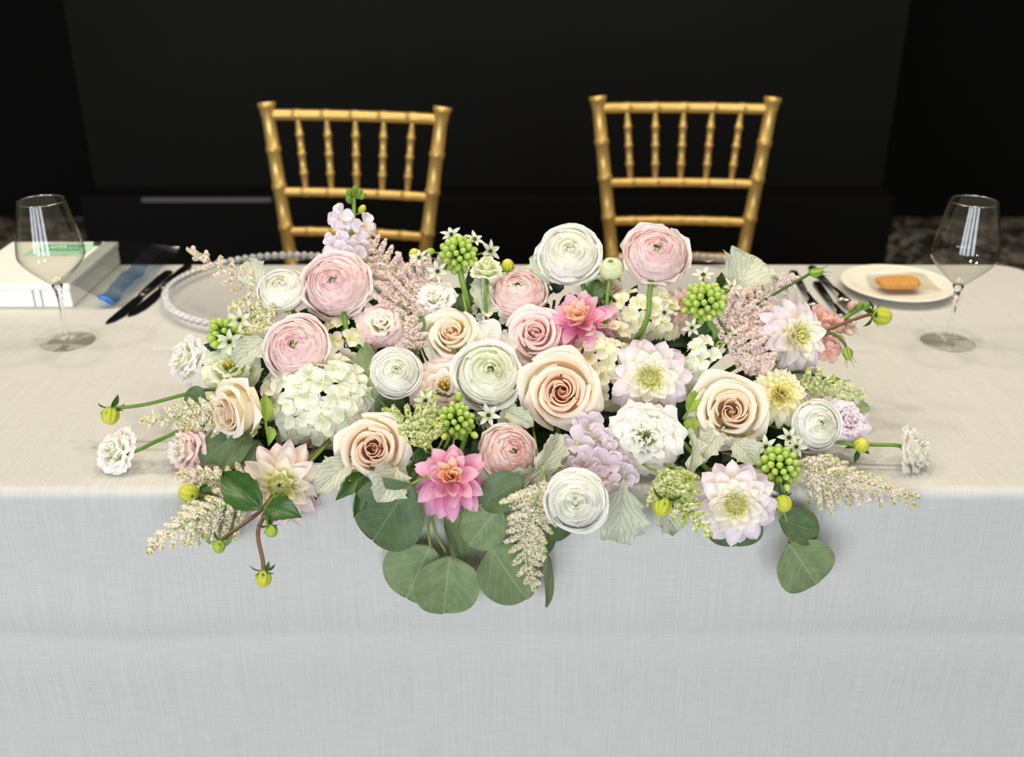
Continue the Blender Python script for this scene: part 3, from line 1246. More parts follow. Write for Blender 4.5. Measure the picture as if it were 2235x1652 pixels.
# ------------------------------------------------------------------ lisianthus
def lisianthus(px, py, rpx, pal, label, ax=None, ay=None, dy=0.0, roll=None, stem=None, ruffle=.05, stamens=False, deep=1.0, layers=6, calyx=True):
    root, base, axis, s = root_for('lisianthus', label, 'lisianthus', 'ruffled lisianthus', px, py, rpx, ax, ay, dy, 0.42, roll)
    mo, mi = PAL[pal]
    a0 = rnd.uniform(0, 6)
    for k in range(layers):
        f = k / (layers - 1)
        R = (.20 if stamens else .10) + (.66 if not stamens else .62) * f
        Z = (.80 - .50 * f ** 1.6) * deep
        n = (4, 4, 5, 5, 5, 6)[min(k, 5)]
        hw = (1.2, 1.1, 1.0, .95, .9, .8)[min(k, 5)]
        m = mi if f < .45 else mo
        if stamens and f < .3:
            a0 += .6
            Z *= .9
        prof = [(.04, 0), (R * .40 + .06, Z * .25), (R * .65 + .06, Z * .55), (R * .85, Z * .82), (R + .02, Z * .97), (R + .10 + .10 * f, Z - .02 - .06 * f)]
        for i in range(n):
            me = cup_mesh(('lis', k, stamens, ruffle, deep, layers), m, prof, hw, 12, 8, tip=.10, spiral=.06, ruf=ruffle, rf=2.1, seed=i % 3 + k * 4, basew=.35, wave=.05)
            obj('petal', me, root, rz(a0 + 2 * PI * i / n + rnd.uniform(-.2, .2), rnd.uniform(-.03, .03), rnd.uniform(-.08, .12), rnd.uniform(.93, 1.07), rnd.uniform(-.08, .08)))
        a0 += 1.9
    if stamens:
        ym = simple('stamen_yellow', '#d9b93a', .6)
        for i in range(7):
            a = i * 2.4
            r = .05 + .02 * i
            V, F, U = tube_geo([(r * .4 * math.cos(a), r * .4 * math.sin(a), .1), (r * math.cos(a), r * math.sin(a), .62), (r * 1.1 * math.cos(a), r * 1.1 * math.sin(a), .68)], [.018, .018, .045], 6)
            obj('stamen', mk_mesh('stamen', V, F, ym, U), root)
    if calyx:
        for i in range(5):
            me = flat_mesh('lcal', calyx_m, .14, .5, .1, 1.0, 4, 6, .3, name='sepal')
            obj('sepal', me, root, Matrix.Rotation(2 * PI * i / 5, 4, 'Z') @ Matrix.Translation((.04, 0, -.02)) @ Matrix.Rotation(-.8, 4, 'Y') @ Matrix.Scale(.6, 4))
    add_stem(root, base, axis, .0022, stem_m, stem)
    return root


# ------------------------------------------------------------------ dahlias
def dahlia(px, py, rpx, pal, label, ax=None, ay=None, dy=0.0, roll=None, stem=None, rings=None, pointy=.28, width=.54, jit=.06, centre='quill', name='dahlia'):
    root, base, axis, s = root_for(name, label, 'dahlia', 'dahlia blooms', px, py, rpx, ax, ay, dy, 0.22, roll)
    mo, mm, mi, mc = PAL[pal]
    rings = rings or [(11, .08, .00, -8, .93, 1.0, mo), (11, .08, .04, 6, .88, 1.0, mo), (10, .08, .08, 20, .78, 1.0, mo), (10, .08, .11, 33, .67, .95, mm),
                      (10, .10, .13, 42, .52, .85, mm), (11, .13, .14, 50, .36, .62, mi)]
    a0 = rnd.uniform(0, 6)
    for k, (n, r0, z0, el, ln, wd, m) in enumerate(rings):
        for i in range(n):
            sd = (i * 7 + k) % 3
            me = flat_mesh(('dah', round(width, 2), pointy, k), m, width * (.9 + .1 * sd), .55 + .25 * (k > 3), (-.10 if k < 3 else .10), pointy, 6, 9, .5, ruf=.012, seed=sd + k * 3, roll=-.05)
            a = a0 + 2 * PI * i / n + rnd.uniform(-jit, jit) * 2
            M = (Matrix.Rotation(a, 4, 'Z') @ Matrix.Translation((r0, 0, z0)) @ Matrix.Rotation(-math.radians(el + rnd.uniform(-7, 7) * (1 + jit * 4)), 4, 'Y')
                 @ Matrix.Rotation(rnd.uniform(-.18, .18), 4, 'X') @ Matrix.Diagonal((ln * rnd.uniform(.93, 1.05), ln ** .5 * wd, ln, 1)))
            obj('petal', me, root, M)
        a0 += 2 * PI / n * .5 + .1
    if centre == 'quill':
        pad = CACHE.get(('pad', mc.name))
        if not pad:
            pad = blob('disc', .21, .21, .12, mc, 16, 8)
            CACHE[('pad', mc.name)] = pad
        obj('disc', pad, root, Matrix.Translation((0, 0, .16)))
        for n, r, el, ln in ((13, .20, 66, .24), (10, .135, 76, .25), (6, .07, 86, .25)):
            for i in range(n):
                a = 2 * PI * i / n + r * 9
                me = flat_mesh(('quill', i % 2), mc, .42, 1.75, .22, .05, 6, 6, .6, seed=i % 2)
                M = (Matrix.Rotation(a, 4, 'Z') @ Matrix.Translation((r, 0, .18)) @ Matrix.Rotation(-math.radians(el), 4, 'Y') @ Matrix.Diagonal((ln, ln * .9, ln, 1)))
                obj('floret', me, root, M)
    elif centre == 'bud':
        for k, (n, R, Z) in enumerate(((4, .06, .36), (5, .11, .37), (6, .16, .36), (7, .21, .33))):
            prof = [(.02, 0), (R + .05, .08), (R + .06, Z * .6), (R * .8 + .01, Z * .9), (R * .45, Z)]
            for i in range(n):
                me = cup_mesh(('dbud', k), mc, prof, 2.1 / n * 1.5, 6, 7, tip=.3, spiral=.08, seed=k, basew=.6)
                obj('floret', me, root, rz(a0 + 2 * PI * i / n + k, .1))
    V, F, U = None, None, None
    cm = CACHE.get('dcal')
    if not cm:
        cm = lathe('receptacle', [(0, -.14), (.06, -.12), (.13, -.05), (.15, .04), (.10, .12), (0, .14)], calyx_m, 14)
        CACHE['dcal'] = cm
    obj('receptacle', cm, root)
    add_stem(root, base, axis, .0030, stem_m, stem)
    return root


# ------------------------------------------------------------------ hydrangea
def hydrangea(px, py, rx, ry, n, label, dy=0.0, pal='hydrangea', fs=23, depthf=.7, ax=0, ay=.3, seed=1):
    r_ = random.Random(seed)
    p = P(px, py, dy)
    k = depth(p) / FPX
    axis = facing(px, py, p, ax, ay)
    base = p - axis * rx * k * .75
    root = thing('hydrangea', label, 'hydrangea', axis_matrix(base, axis, 0, 1), 'white hydrangea heads')
    mt = PAL[pal]
    cmat = simple('floret_eye', '#d9dfa0', .6)
    bead = CACHE.get('heye')
    if not bead:
        bead = blob('floret', .10, .10, .10, cmat, 8, 6)
        CACHE['heye'] = bead
    pts = []
    for i in range(n):
        # spread on the half of the ball turned to the light
        for _ in range(30):
            u = r_.uniform(-1, 1)
            v = r_.uniform(-1, 1)
            if u * u + v * v < 1.0 and all((u - a) ** 2 + (v - b) ** 2 > 1.9 / n for a, b in pts):
                break
        pts.append((u, v))
    for u, v in pts:
        h = math.sqrt(max(0, 1 - u * u - v * v))
        d = (CAM - p).normalized()
        up = UPV
        q = p + RGT * u * rx * k + up * v * ry * k + d * (h - .75) * rx * k * depthf
        nrm = (d * (h * .8 + .25) + RGT * u * .8 + up * (v * .8 + .15) + Vector((r_.uniform(-.25, .25), r_.uniform(-.25, .25), r_.uniform(-.25, .25)))).normalized()
        M = axis_matrix(q, nrm, r_.uniform(0, 6.28), fs * k * r_.uniform(.85, 1.18))
        fl = obj('floret', bead, root, WM[root.name].inverted() @ M)
        for i in range(4):
            sd = r_.randrange(4)
            me = flat_mesh(('hyd', sd), mt[0], 1.0, .35, -.10, 0.02, 6, 6, .52, seed=sd, ruf=.035)
            obj('petal', me, fl, Matrix.Rotation(i * PI / 2 + r_.uniform(-.12, .12), 4, 'Z') @ Matrix.Translation((.04, 0, .01 + .02 * (i % 2)))
                @ Matrix.Rotation(-r_.uniform(.0, .38), 4, 'Y') @ Matrix.Rotation(r_.uniform(-.2, .2), 4, 'X') @ Matrix.Scale(r_.uniform(.9, 1.08), 4))
    # the green twigs that carry the florets
    V, F = [], []
    for i in range(0, n, 3):
        u, v = pts[i]
        q = p + RGT * u * rx * k * .8 + UPV * v * ry * k * .8 - (CAM - p).normalized() * rx * k * .35
        a, b, _ = tube_geo([base, base.lerp(q, .6), q], .0012, 5)
        F += [tuple(x + len(V) for x in f) for f in b]
        V += a
    wpart('twigs', mk_mesh('twigs', V, F, stem_m), root)
    add_stem(root, base, axis, .0035, stem_m)
    return root


# ------------------------------------------------------------------ stock
def stock(spots, label, pal, group='stock spires', stem_pts=None, tips=(), dy=0.0, seed=0):
    """spots: (px, py, r, ax, ay) of each blossom; tips: green buds at the end of the spire"""
    r_ = random.Random(seed)
    p0 = P(spots[-1][0], spots[-1][1], dy)
    root = thing('stock_flower', label, 'stock flower', Matrix.Translation(p0), group)
    mt = PAL[pal]
    eye = CACHE.get('stockeye')
    if not eye:
        eye = blob('blossom', .13, .13, .16, simple('stock_eye', '#c9cf74', .6), 8, 6)
        CACHE['stockeye'] = eye
    line = [P(x, y, dy + .008) for x, y in stem_pts] if stem_pts else [P(s[0], s[1], dy + .012) for s in spots]
    wpart('stem', mk_mesh('stem', *tube_geo(spline(line + [foam_point(line[-1])], 5), .0028, 7)[:2], calyx_m), root)
    for (x, y, r, ax, ay) in spots:
        p = P(x, y, dy + r_.uniform(-.008, .004))
        s = r * depth(p) / FPX
        axv = facing(x, y, p, ax, ay)
        M = axis_matrix(p - axv * s * .3, axv, r_.uniform(0, 6), s)
        b = obj('blossom', eye, root, WM[root.name].inverted() @ M)
        n = 6
        for i in range(n):
            sd = r_.randrange(4)
            me = flat_mesh(('stk', sd), mt[0], .95, .4, -.18, .05, 7, 7, .62, seed=sd, ruf=.11, notch=.10)
            el = .15 if i < 4 else .9
            obj('petal', me, b, Matrix.Rotation(i * PI / 2 + r_.uniform(-.2, .2), 4, 'Z') @ Matrix.Translation((.03, 0, .06)) @ Matrix.Rotation(-el + r_.uniform(-.2, .2), 4, 'Y')
                @ Matrix.Scale(1.0 if i < 4 else .7, 4))
    for (x, y, r, ax, ay, c) in tips:
        p = P(x, y, dy)
        s = r * depth(p) / FPX
        axv = facing(x, y, p, ax, ay)
        mb = {'g': calyx_m, 'p': mt[0], 'y': PAL['lisbud'][0]}[c]
        me = CACHE.get(('tip', mb.name))
        if not me:
            me = blob('bud', .55, .55, 1.0, mb, 10, 8, lambda v, a, k: Vector((v.x * (1 + .12 * math.cos(4 * a)), v.y * (1 + .12 * math.cos(4 * a)), v.z)))
            CACHE[('tip', mb.name)] = me
        bd = obj('bud', me, root, WM[root.name].inverted() @ axis_matrix(p, axv, r_.uniform(0, 6), s))
        for i in range(3):
            obj('sepal', flat_mesh('tsep', calyx_m, .5, .9, .45, .8, 4, 5, .4, name='sepal'), bd,
                Matrix.Rotation(2.1 * i, 4, 'Z') @ Matrix.Translation((.12, 0, -.95)) @ Matrix.Rotation(-1.05, 4, 'Y') @ Matrix.Scale(1.3, 4))
        # twig to the spire
        near = min(line, key=lambda q: (q - p).length)
        wpart('twig', mk_mesh('twig', *tube_geo([p, p.lerp(near, .5) - Vector((0, 0, .002)), near], .0011, 5)[:2], calyx_m), root)
    return root


# ------------------------------------------------------------------ star of Bethlehem
def star_parts(root, p, axv, s, r_):
    """one open white star with its black eye, as part > petals"""
    blk = simple('black_ovary', '#0d1110', 0.25, 0, .5)
    eye = CACHE.get('stareye')
    if not eye:
        eye = blob('star_flower', .17, .17, .22, blk, 10, 8)
        CACHE['stareye'] = eye
    b = obj('star_flower', eye, root, WM[root.name].inverted() @ axis_matrix(p, axv, r_.uniform(0, 6), s))
    for i in range(6):
        me = flat_mesh('star', PAL['star'][0], .46, .45, -.02, .75, 6, 8, .42)
        obj('petal', me, b, Matrix.Rotation(i * PI / 3, 4, 'Z') @ Matrix.Translation((.05, 0, -.10)) @ Matrix.Rotation(-.22 + r_.uniform(-.12, .12), 4, 'Y') @ Matrix.Scale(1.0 if i % 2 else .95, 4))
    sm = CACHE.get('starsta')
    if not sm:
        V, F = [], []
        for i in range(6):
            a = i * PI / 3 + .5
            q = [(.16 * math.cos(a), .16 * math.sin(a), -.02), (.32 * math.cos(a), .32 * math.sin(a), .22), (.35 * math.cos(a), .35 * math.sin(a), .27)]
            x, y, _ = tube_geo(q, [.02, .018, .035], 5)
            F += [tuple(k + len(V) for k in f) for f in y]
            V += x
        sm = mk_mesh('stamens', V, F, simple('pale_stamen', '#e6dd9a', .6))
        CACHE['starsta'] = sm
    obj('stamens', sm, b)


def ornithogalum(px, py, rpx, label, n=26, stars=(), buds=(), ax=None, ay=None, dy=0.0, stem=None, seed=0, long_=1.0):
    r_ = random.Random(seed)
    p = P(px, py, dy)
    s = rpx * depth(p) / FPX
    axv = facing(px, py, p, ax, ay)
    base = p - axv * s * 1.0
    root = thing('star_of_bethlehem', label, 'star-of-Bethlehem', axis_matrix(base, axv, 0, 1), 'star of Bethlehem stems')
    gm = PAL['obud'][0]
    me = CACHE.get('obud')
    if not me:
        me = blob('bud', .76, .76, 1.0, gm, 10, 8, lambda v, a, k: Vector((v.x * (1 + .06 * math.cos(6 * a)) * (1.08 - .25 * k), v.y * (1 + .06 * math.cos(6 * a)) * (1.08 - .25 * k), v.z)))
        CACHE['obud'] = me
    sidex = axv.orthogonal().normalized()
    sidey = axv.cross(sidex)
    tw_V, tw_F = [], []

    def twig(a, b, r=.0011):
        x, y, _ = tube_geo([a, a.lerp(b, .6) + Vector((0, 0, -.001)), b], r, 5)
        tw_F.extend(tuple(k + len(tw_V) for k in f) for f in y)
        tw_V.extend(x)
    for i in range(n):
        f = (i + .5) / n
        el = math.acos(1 - f * 1.15)
        az = i * 2.39996
        d = (axv * math.cos(el) * long_ + (sidex * math.cos(az) + sidey * math.sin(az)) * math.sin(el))
        q = p - axv * s * .3 + d * s * .85
        bs = s * (.25 + .12 * f)
        obj('bud', me, root, WM[root.name].inverted() @ axis_matrix(q, (d + axv * .25).normalized(), r_.uniform(0, 6), bs))
        twig(base + axv * s * .1, q - d.normalized() * bs * .8)
    for (x, y, r, bx, by) in stars:
        q = P(x, y, dy + r_.uniform(-.012, .0))
        sv = facing(x, y, q, bx, by)
        ss = r * depth(q) / FPX
        star_parts(root, q, sv, ss, r_)
        twig(base + axv * s * .1, q - sv * ss * .12)
    for (x, y, r) in buds:
        q = P(x, y, dy - .006)
        d = (q - base).normalized()
        obj('bud', me, root, WM[root.name].inverted() @ axis_matrix(q, d, r_.uniform(0, 6), r * depth(q) / FPX))
        twig(base + axv * s * .1, q)
    wpart('twigs', mk_mesh('twigs', tw_V, tw_F, stem_m), root)
    add_stem(root, base + axv * s * .12, axv, .0036, stem_m, stem)
    return root


# ------------------------------------------------------------------ astilbe plumes
def astilbe(pts, label, pal, dy=0.0, seed=0, nb=11, blen=58, start=.12, dens=1.0, droop=0.0, green=.15, spread=.8, plane=.35, stem_to=True, yabs=None):
    """pts: pixel line from the foot of the plume to its tip"""
    r_ = random.Random(seed)
    P3 = [PY(x, y, yabs) if yabs is not None else P(x, y, dy) for x, y in pts]
    line = spline(P3, 8)
    k = depth(P3[0]) / FPX
    root = thing('astilbe_plume', label, 'astilbe', Matrix.Translation(P3[0]), 'feathery astilbe plumes')
    m1, m2 = PAL[pal]
    foot = foam_point(P3[0])
    full = ([foot, P3[0].lerp(foot, .4) - Vector((0, -.01, .018)), P3[0].lerp(foot, .12) - Vector((0, 0, .006))] if stem_to else []) + line
    wpart('stem', mk_mesh('stem', *tube_geo(full, [max(.0006, .0016 * (1 - i / len(full))) for i in range(len(full))], 6)[:2], PAL['aststem'][0]), root)

    def tang(t_):
        i = min(int(t_ * (len(line) - 1)), len(line) - 2)
        f = t_ * (len(line) - 1) - i
        return line[i].lerp(line[i + 1], f), (line[i + 1] - line[i]).normalized()

    def plume(a, d, L, w0, dens):
        V, F, FM = [], [], []
        n = max(18, int(L / .00060 * dens))
        side = d.orthogonal().normalized()
        sd2 = d.cross(side)
        b = a + d * L - Vector((0, 0, droop * L))
        x, y, _ = tube_geo([a, a.lerp(b, .5), b], [.0007, .0005, .0003], 4)
        V += x
        F += y
        FM += [2] * len(y)
        for i in range(n):
            f = (i + r_.random()) / n
            c = a.lerp(b, f)
            w = w0 * (1 - f) ** .6 * (.55 + .45 * min(1, f * 5)) + .0009
            for q in range(4):
                an = r_.uniform(0, 6.28)
                o = side * math.cos(an) + sd2 * math.sin(an)
                e = c + o * w * r_.uniform(.35, 1.0)
                sz = .00125 * r_.uniform(.7, 1.25)
                col = 1 if (r_.random() < green + (.5 if f > .86 else 0)) else 0
                nrm = (o + d * .5 + Vector((r_.uniform(-.6, .6), r_.uniform(-.6, .6), r_.uniform(-.6, .6)))).normalized()
                if col:
                    t1 = nrm.orthogonal().normalized() * sz * .75
                    t2 = nrm.cross(t1.normalized()) * sz * .75
                    i0 = len(V)
                    V += [e + nrm * sz, e - nrm * sz, e + t1, e + t2, e - t1, e - t2]
                    for aa, bb in ((2, 3), (3, 4), (4, 5), (5, 2)):
                        F += [(i0, i0 + aa, i0 + bb), (i0 + 1, i0 + bb, i0 + aa)]
                        FM += [1, 1]
                else:
                    t1 = nrm.orthogonal().normalized()
                    t2 = nrm.cross(t1)
                    for z in range(4):
                        az = z * 1.57 + an
                        dr = t1 * math.cos(az) + t2 * math.sin(az) + nrm * .5
                        pp_ = t2 * math.cos(az) - t1 * math.sin(az)
                        i0 = len(V)
                        V += [e, e + dr * sz * .9 + pp_ * sz * .42, e + dr * sz * 1.7, e + dr * sz * .9 - pp_ * sz * .42]
                        F.append((i0, i0 + 1, i0 + 2, i0 + 3))
                        FM.append(0)
        return mk_mesh('branch', V, F, None, None, False, [m1, m2, PAL['aststem'][0]], FM)
    tot = sum((line[i + 1] - line[i]).length for i in range(len(line) - 1))
    viewd = (CAM - P3[0]).normalized()
    nb = int(nb * 1.5)
    for b in range(nb):
        f = b / nb
        t_ = start + (.97 - start) * f
        a, d = tang(t_)
        side = d.cross(viewd).normalized() * (1 if b % 2 else -1)
        out = (side + viewd * r_.uniform(-plane, plane * 1.4)).normalized()
        dirv = (d * (1 - spread * .55) + out * spread).normalized()
        L = blen * k * (1 - f) ** .75 * r_.uniform(.8, 1.15) + 8 * k
        o = wpart('branch', plume(a, dirv, L, .0046 * (1 - f * .55), dens), root)
        o['kind'] = 'stuff'
    a, d = tang(.80)
    o = wpart('branch', plume(a, (line[-1] - a).normalized(), (line[-1] - a).length, .0042, dens), root)
    o['kind'] = 'stuff'
    return root


# ------------------------------------------------------------------ leaves
def leaf_mesh(kind, mat, seed=0, width=1.0, fold=.15, arch=.12, nu=12, nv=16):
    ck = ('leaf', kind, mat.name, seed, width, fold, arch)
    if ck in CACHE:
        return CACHE[ck]
    r_ = random.Random(seed * 17 + 5)
    ph = [r_.uniform(0, 6.28) for _ in range(5)]
    if kind == 'dusty':
        nu, nv = 18, 34
    V, U = [], []
    for j in range(nv + 1):
        v = j / nv if kind != 'round' else (1 - math.cos(PI * j / nv)) / 2
        for i in range(nu + 1):
            u = -1 + 2 * i / nu
            y = v
            if kind == 'round':
                hw = .5 * width * (max(0.0, 1 - (2 * v - 1) ** 2 * .999) ** .5) * (1 + .04 * math.sin(5 * v + ph[0]))
                hw *= (1 + .06 * (1 - v))
                if v < .12:
                    hw *= .55 + .45 * v / .12
            elif kind == 'ovate':
                hw = .5 * width * (math.sin(PI * min(1, v ** .72)) ** .9) * (1 - .25 * v)
                hw *= 1 + .05 * (1 if int(v * 22) % 2 else -1) * (abs(u) > .9)
            else:
                g = math.sin(PI * min(1, v ** 1.05)) ** .66
                lob = 1 - .27 * abs(math.sin(v * PI * 4.2 + .4 + (u > 0) * .5)) ** .7
                tee = 1 + .05 * math.sin(v * 70 + ph[1])
                hw = .5 * width * g * (lob if .14 < v < .93 else .9) * tee
                if v < .14:
                    hw *= .4
            x = u * hw
            if kind != 'round':
                y = v + .10 * abs(u) * hw                         # lobes sweep forward
            z = fold * abs(u) * hw * 2 - arch * (2 * v - 1) ** 2 + arch
            z += .035 * math.sin(u * 3 + v * 5 + ph[2]) * abs(u)
            if kind == 'dusty':
                z += .05 * abs(u) ** 3 * math.sin(v * 19 + ph[3] + (u > 0))
            V.append((x, y, z))
            U.append(((u + 1) / 2, v))
    me = mk_mesh('leaf', V, grid_faces(nu, nv), mat, U)
    CACHE[ck] = me
    return me


def leaf_matrix(a, b, tilt, wfac=1.0):
    """a = leaf foot, b = tip (world points), tilt = (right, up) lean of the blade off the camera direction"""
    y = b - a
    L = y.length
    y = y.normalized()
    n = (CAM - a).normalized() + RGT * tilt[0] + UPV * tilt[1]
    n = (n - y * n.dot(y)).normalized()
    x = y.cross(n)
    M = Matrix((x, y, n)).transposed().to_4x4() @ Matrix.Scale(L, 4)
    M.translation = a
    return M


EUC = lambda: leaf_mat('eucalyptus_leaf', '#73855c', '#86976a', '#afbb90', .55, 6, .12, .55, .3, .9, .25)
EUC2 = lambda: leaf_mat('eucalyptus_leaf_dark', '#4f6342', '#5e734c', '#88996c', .5, 6, .12, .5, .3, .9, .25)
DUSTY = lambda: leaf_mat('dusty_miller_leaf', '#c0c4ac', '#d0d3be', '#ecebdc', .8, 6, .18, .9, .1, 1.1, .9)
GREEN = lambda: leaf_mat('dahlia_leaf', '#2f5020', '#416628', '#7c9a4a', .6, 8, .15, .35, .45, .9, .6)
DARKG = lambda: leaf_mat('dark_filler_leaf', '#22351d', '#2f4825', '#4a6238', .5, 7, .10, .4, .4, .9, .5)
# ------------------------------------------------------------------ colours of the petals
PAL = {}


def pm(n, *stops, **k):
    k.setdefault('transl', .38)
    m = len(stops) - 1
    return petal_mat(n, [(i / m, c) for i, c in enumerate(stops)], **k)


PAL['peach'] = (pm('peach_outer', '#fdf4dc', '#fef4de', '#fef7ec'), pm('peach_mid', '#fbe9c8', '#fcecd2', '#fdf3e4'), pm('peach_heart', transl=.5, *( '#f5d6b6', '#f8dfc6', '#faead8')))
PAL['cream'] = (pm('cream_outer', '#fdf9e0', '#fef7e4', '#fef9ee'), pm('cream_mid', '#fbf0d0', '#fcf3dc', '#fdf7ea'), pm('cream_heart', transl=.5, *( '#f7e0be', '#f9e8ce', '#fbf0e0')))
PAL['blushrose'] = (pm('blushrose_outer', '#fcf2e0', '#fdf0e8', '#fdf4f0'), pm('blushrose_mid', '#f9e0d6', '#fbe7e2', '#fceeea'), pm('blushrose_heart', '#f3c8c2', '#f7d4ce', '#fae2dd'))
GE = simple('green_eye', '#d6dca8', .7)
DE = simple('dark_green_eye', '#a9b070', .7)
PAL['white'] = (pm('white_outer', '#fafaec', '#fefdf6', '#fefdf9'), pm('white_mid', '#f8f9e6', '#fdfcf2', '#fefdf8'), pm('white_heart', '#eaf0c4', '#f6f7e0', '#fcfbf0'), GE)
PAL['whitegreen'] = (pm('white_outer2', '#f9faea', '#fefdf6', '#fefdf9'), pm('white_mid2', '#f2f6d8', '#fafaea', '#fdfcf4'), pm('white_heart2', '#d4e09c', '#e8eec6', '#f5f7e0'), DE)
PAL['pink'] = (pm('pink_outer', '#fdf1e6', '#fdefec', '#fef5f2'), pm('pink_mid', '#fae0dd', '#fce7e5', '#fdeeec'), pm('pink_heart', '#f4c4c3', '#f8d2d1', '#fae0df'), DE)
PAL['blush'] = (pm('blush_outer', '#faf4e6', '#fdf7f0', '#fae6e2'), pm('blush_mid', '#faf4ec', '#fdf7f2', '#f9e2de'), pm('blush_heart', '#faf4e4', '#fdf7f0', '#fbece6'), GE)
PAL['salmon'] = (pm('salmon_outer', '#fcf1e8', '#fdf0ea', '#fdf3ee'), pm('salmon_mid', '#f9dfd8', '#fae4de', '#fbeae5'), pm('salmon_heart', '#f0bab4', '#f4c8c2', '#f8d8d3'), DE)
PAL['liswhite'] = (pm('lis_white_outer', '#f8fae4', '#fdfcf4', '#fcf7f2'), pm('lis_white_heart', '#f2f6d6', '#fbfaec', '#fcf9f2'))
PAL['lisblush'] = (pm('lis_blush_outer', '#f8f6e0', '#fcf7ee', '#fae6e2', edge=('#f6d2d4', .85)), pm('lis_blush_heart', '#f5f6da', '#fbf8ea', '#fcf2ea'))
PAL['lislilac'] = (pm('lis_lilac_outer', '#fbf9f0', '#fcf7f7', '#faf0f5'), pm('lis_lilac_heart', '#faf6ee', '#fbf2f3', '#f8e9f0'))
PAL['lisopen'] = (pm('lis_open_outer', '#f5f0cc', '#fcf4ea', '#fae8e2'), pm('lis_open_heart', '#e4e0a0', '#fbf4e4', '#fbece6'))
PAL['lisgreen'] = (pm('lis_green_outer', '#e6ecb4', '#f1f4d2', '#f7f8e4'), pm('lis_green_heart', '#d8e29c', '#e9efbe', '#f4f6da'))
PAL['dwhite'] = (pm('dahlia_lilac', '#f8f5d0', '#fcf8f2', '#f8ebf2', edge=('#f3e2ec', .8)), pm('dahlia_white', '#f6f4b8', '#fdfae8', '#fbf5f2'), pm('dahlia_yellowish', '#e8e874', '#f6f4bc', '#fbf8e6'),
                 pm('dahlia_eye', '#d8da58', '#eeec80', '#faf7d2'))
PAL['dpink'] = (pm('dahlia_pinkish', '#f9f3d0', '#fbf2e8', '#f9e8e8', edge=('#f6dce0', .85)), pm('dahlia_cream', '#f6f2b8', '#fbf6e0', '#fbf0e8'), pm('dahlia_lemon', '#dde05e', '#f2f0b0', '#f9f5d8'),
                pm('dahlia_bud_eye', '#b4c242', '#dce066', '#f0eeb0'))
PAL['hotpink'] = (pm('hot_pink', '#e678ac', '#efa0c6', '#f8ccdf'), pm('hot_pink_mid', '#eea0b4', '#f4b6cc', '#f9d4e0'), pm('hot_peach', '#edb25c', '#f6d0a8', '#fae4d6'), pm('hot_eye', '#d9a23c', '#ecc084', '#f2d8b8'))
PAL['palepink'] = (pm('pale_pink', '#f8e6c0', '#fae4d8', '#f9dcde'), pm('pale_pink_mid', '#f7e0b8', '#fbe8da', '#fae0de'), pm('pale_peach', '#f4d69c', '#f9e4c4', '#fae8da'), pm('pale_eye', '#d9b050', '#ecca8c', '#f2dcb8'))
PAL['lemon'] = (pm('lemon_outer', '#f5f0b8', '#faf6d6', '#fcf9e6'), pm('lemon_mid', '#f0eaa2', '#f8f3c2', '#fbf7da'), pm('lemon_heart', '#e2d868', '#f0e896', '#f7f1c0'), pm('lemon_eye', '#d0c250', '#e8dc7c', '#f4ecac'))
PAL['hydrangea'] = (pm('hydrangea_petal', '#e8ecc0', '#f9f9e8', '#fdfcf2', transl=.36),)
PAL['hydcream'] = (pm('hydrangea_cream', '#e6e4aa', '#f8f3d4', '#fcf8e6', transl=.36),)
PAL['lilac'] = (pm('stock_lilac', '#ede6d3', '#f3e9f2', '#f9f0f7', transl=.36),)
PAL['mauve'] = (pm('stock_mauve', '#e2dcc6', '#f3e4f0', '#f9eef7', transl=.36),)
PAL['coral'] = (pm('stock_coral', '#e0a68c', '#f4c4b6', '#f7d4c8', transl=.36),)
PAL['star'] = (pm('star_petal', '#d4dfa0', '#f3f4e2', '#f8f8f0'),)
PAL['obud'] = (pm('green_bud', '#8fae3a', '#a6c14c', '#c4d67a', transl=.1, rough=.4),)
PAL['lisbud'] = (pm('yellow_bud', '#86a338', '#bcc340', '#e2d45a', transl=.1, rough=.4),)
PAL['gbud'] = (pm('lime_bud', '#6f9a30', '#9db944', '#b6c850', transl=.1, rough=.4),)
PAL['aststem'] = (leaf_mat('astilbe_stem', '#7d9440', '#93a852', '#a4b868', .2, transl=.05),)
apink = simple('astilbe_pink', '#f0dcd6', .8, 0, .1)
acream = simple('astilbe_cream', '#f6ecd8', .8, 0, .1)
abl = simple('astilbe_blush', '#f4e4da', .8, 0, .1)
agr = simple('astilbe_green', '#c4ca78', .8, 0, .1)
agr2 = simple('astilbe_yellowgreen', '#b0bd58', .8, 0, .1)
PAL['apink'] = (apink, simple('astilbe_gold', '#e4dcaa', .8, 0, .1))
PAL['acream'] = (acream, agr)
PAL['ablush'] = (abl, agr)
PAL['agreen'] = (simple('astilbe_palegreen', '#e8e8b8', .8, 0, .1), agr2)

# ------------------------------------------------------------------ hidden tray of floral foam
foam_m = simple('wet_floral_foam', '#24361f', .95, noise=.3, nscale=200, bump=.5)
tray_m = simple('black_tray', '#10120f', .5)
tr = thing('flower_tray', 'low dark tray of green foam buried under the flowers', 'tray', Matrix.Translation((0, .15, TZ)))
wpart('tray', box('tray', -.34, .34, .090, .225, TZ + .0006, TZ + .012, tray_m, .004), tr)
wpart('foam', box('foam', -.33, .33, .096, .219, TZ + .008, TZ + .036, foam_m, .006), tr)

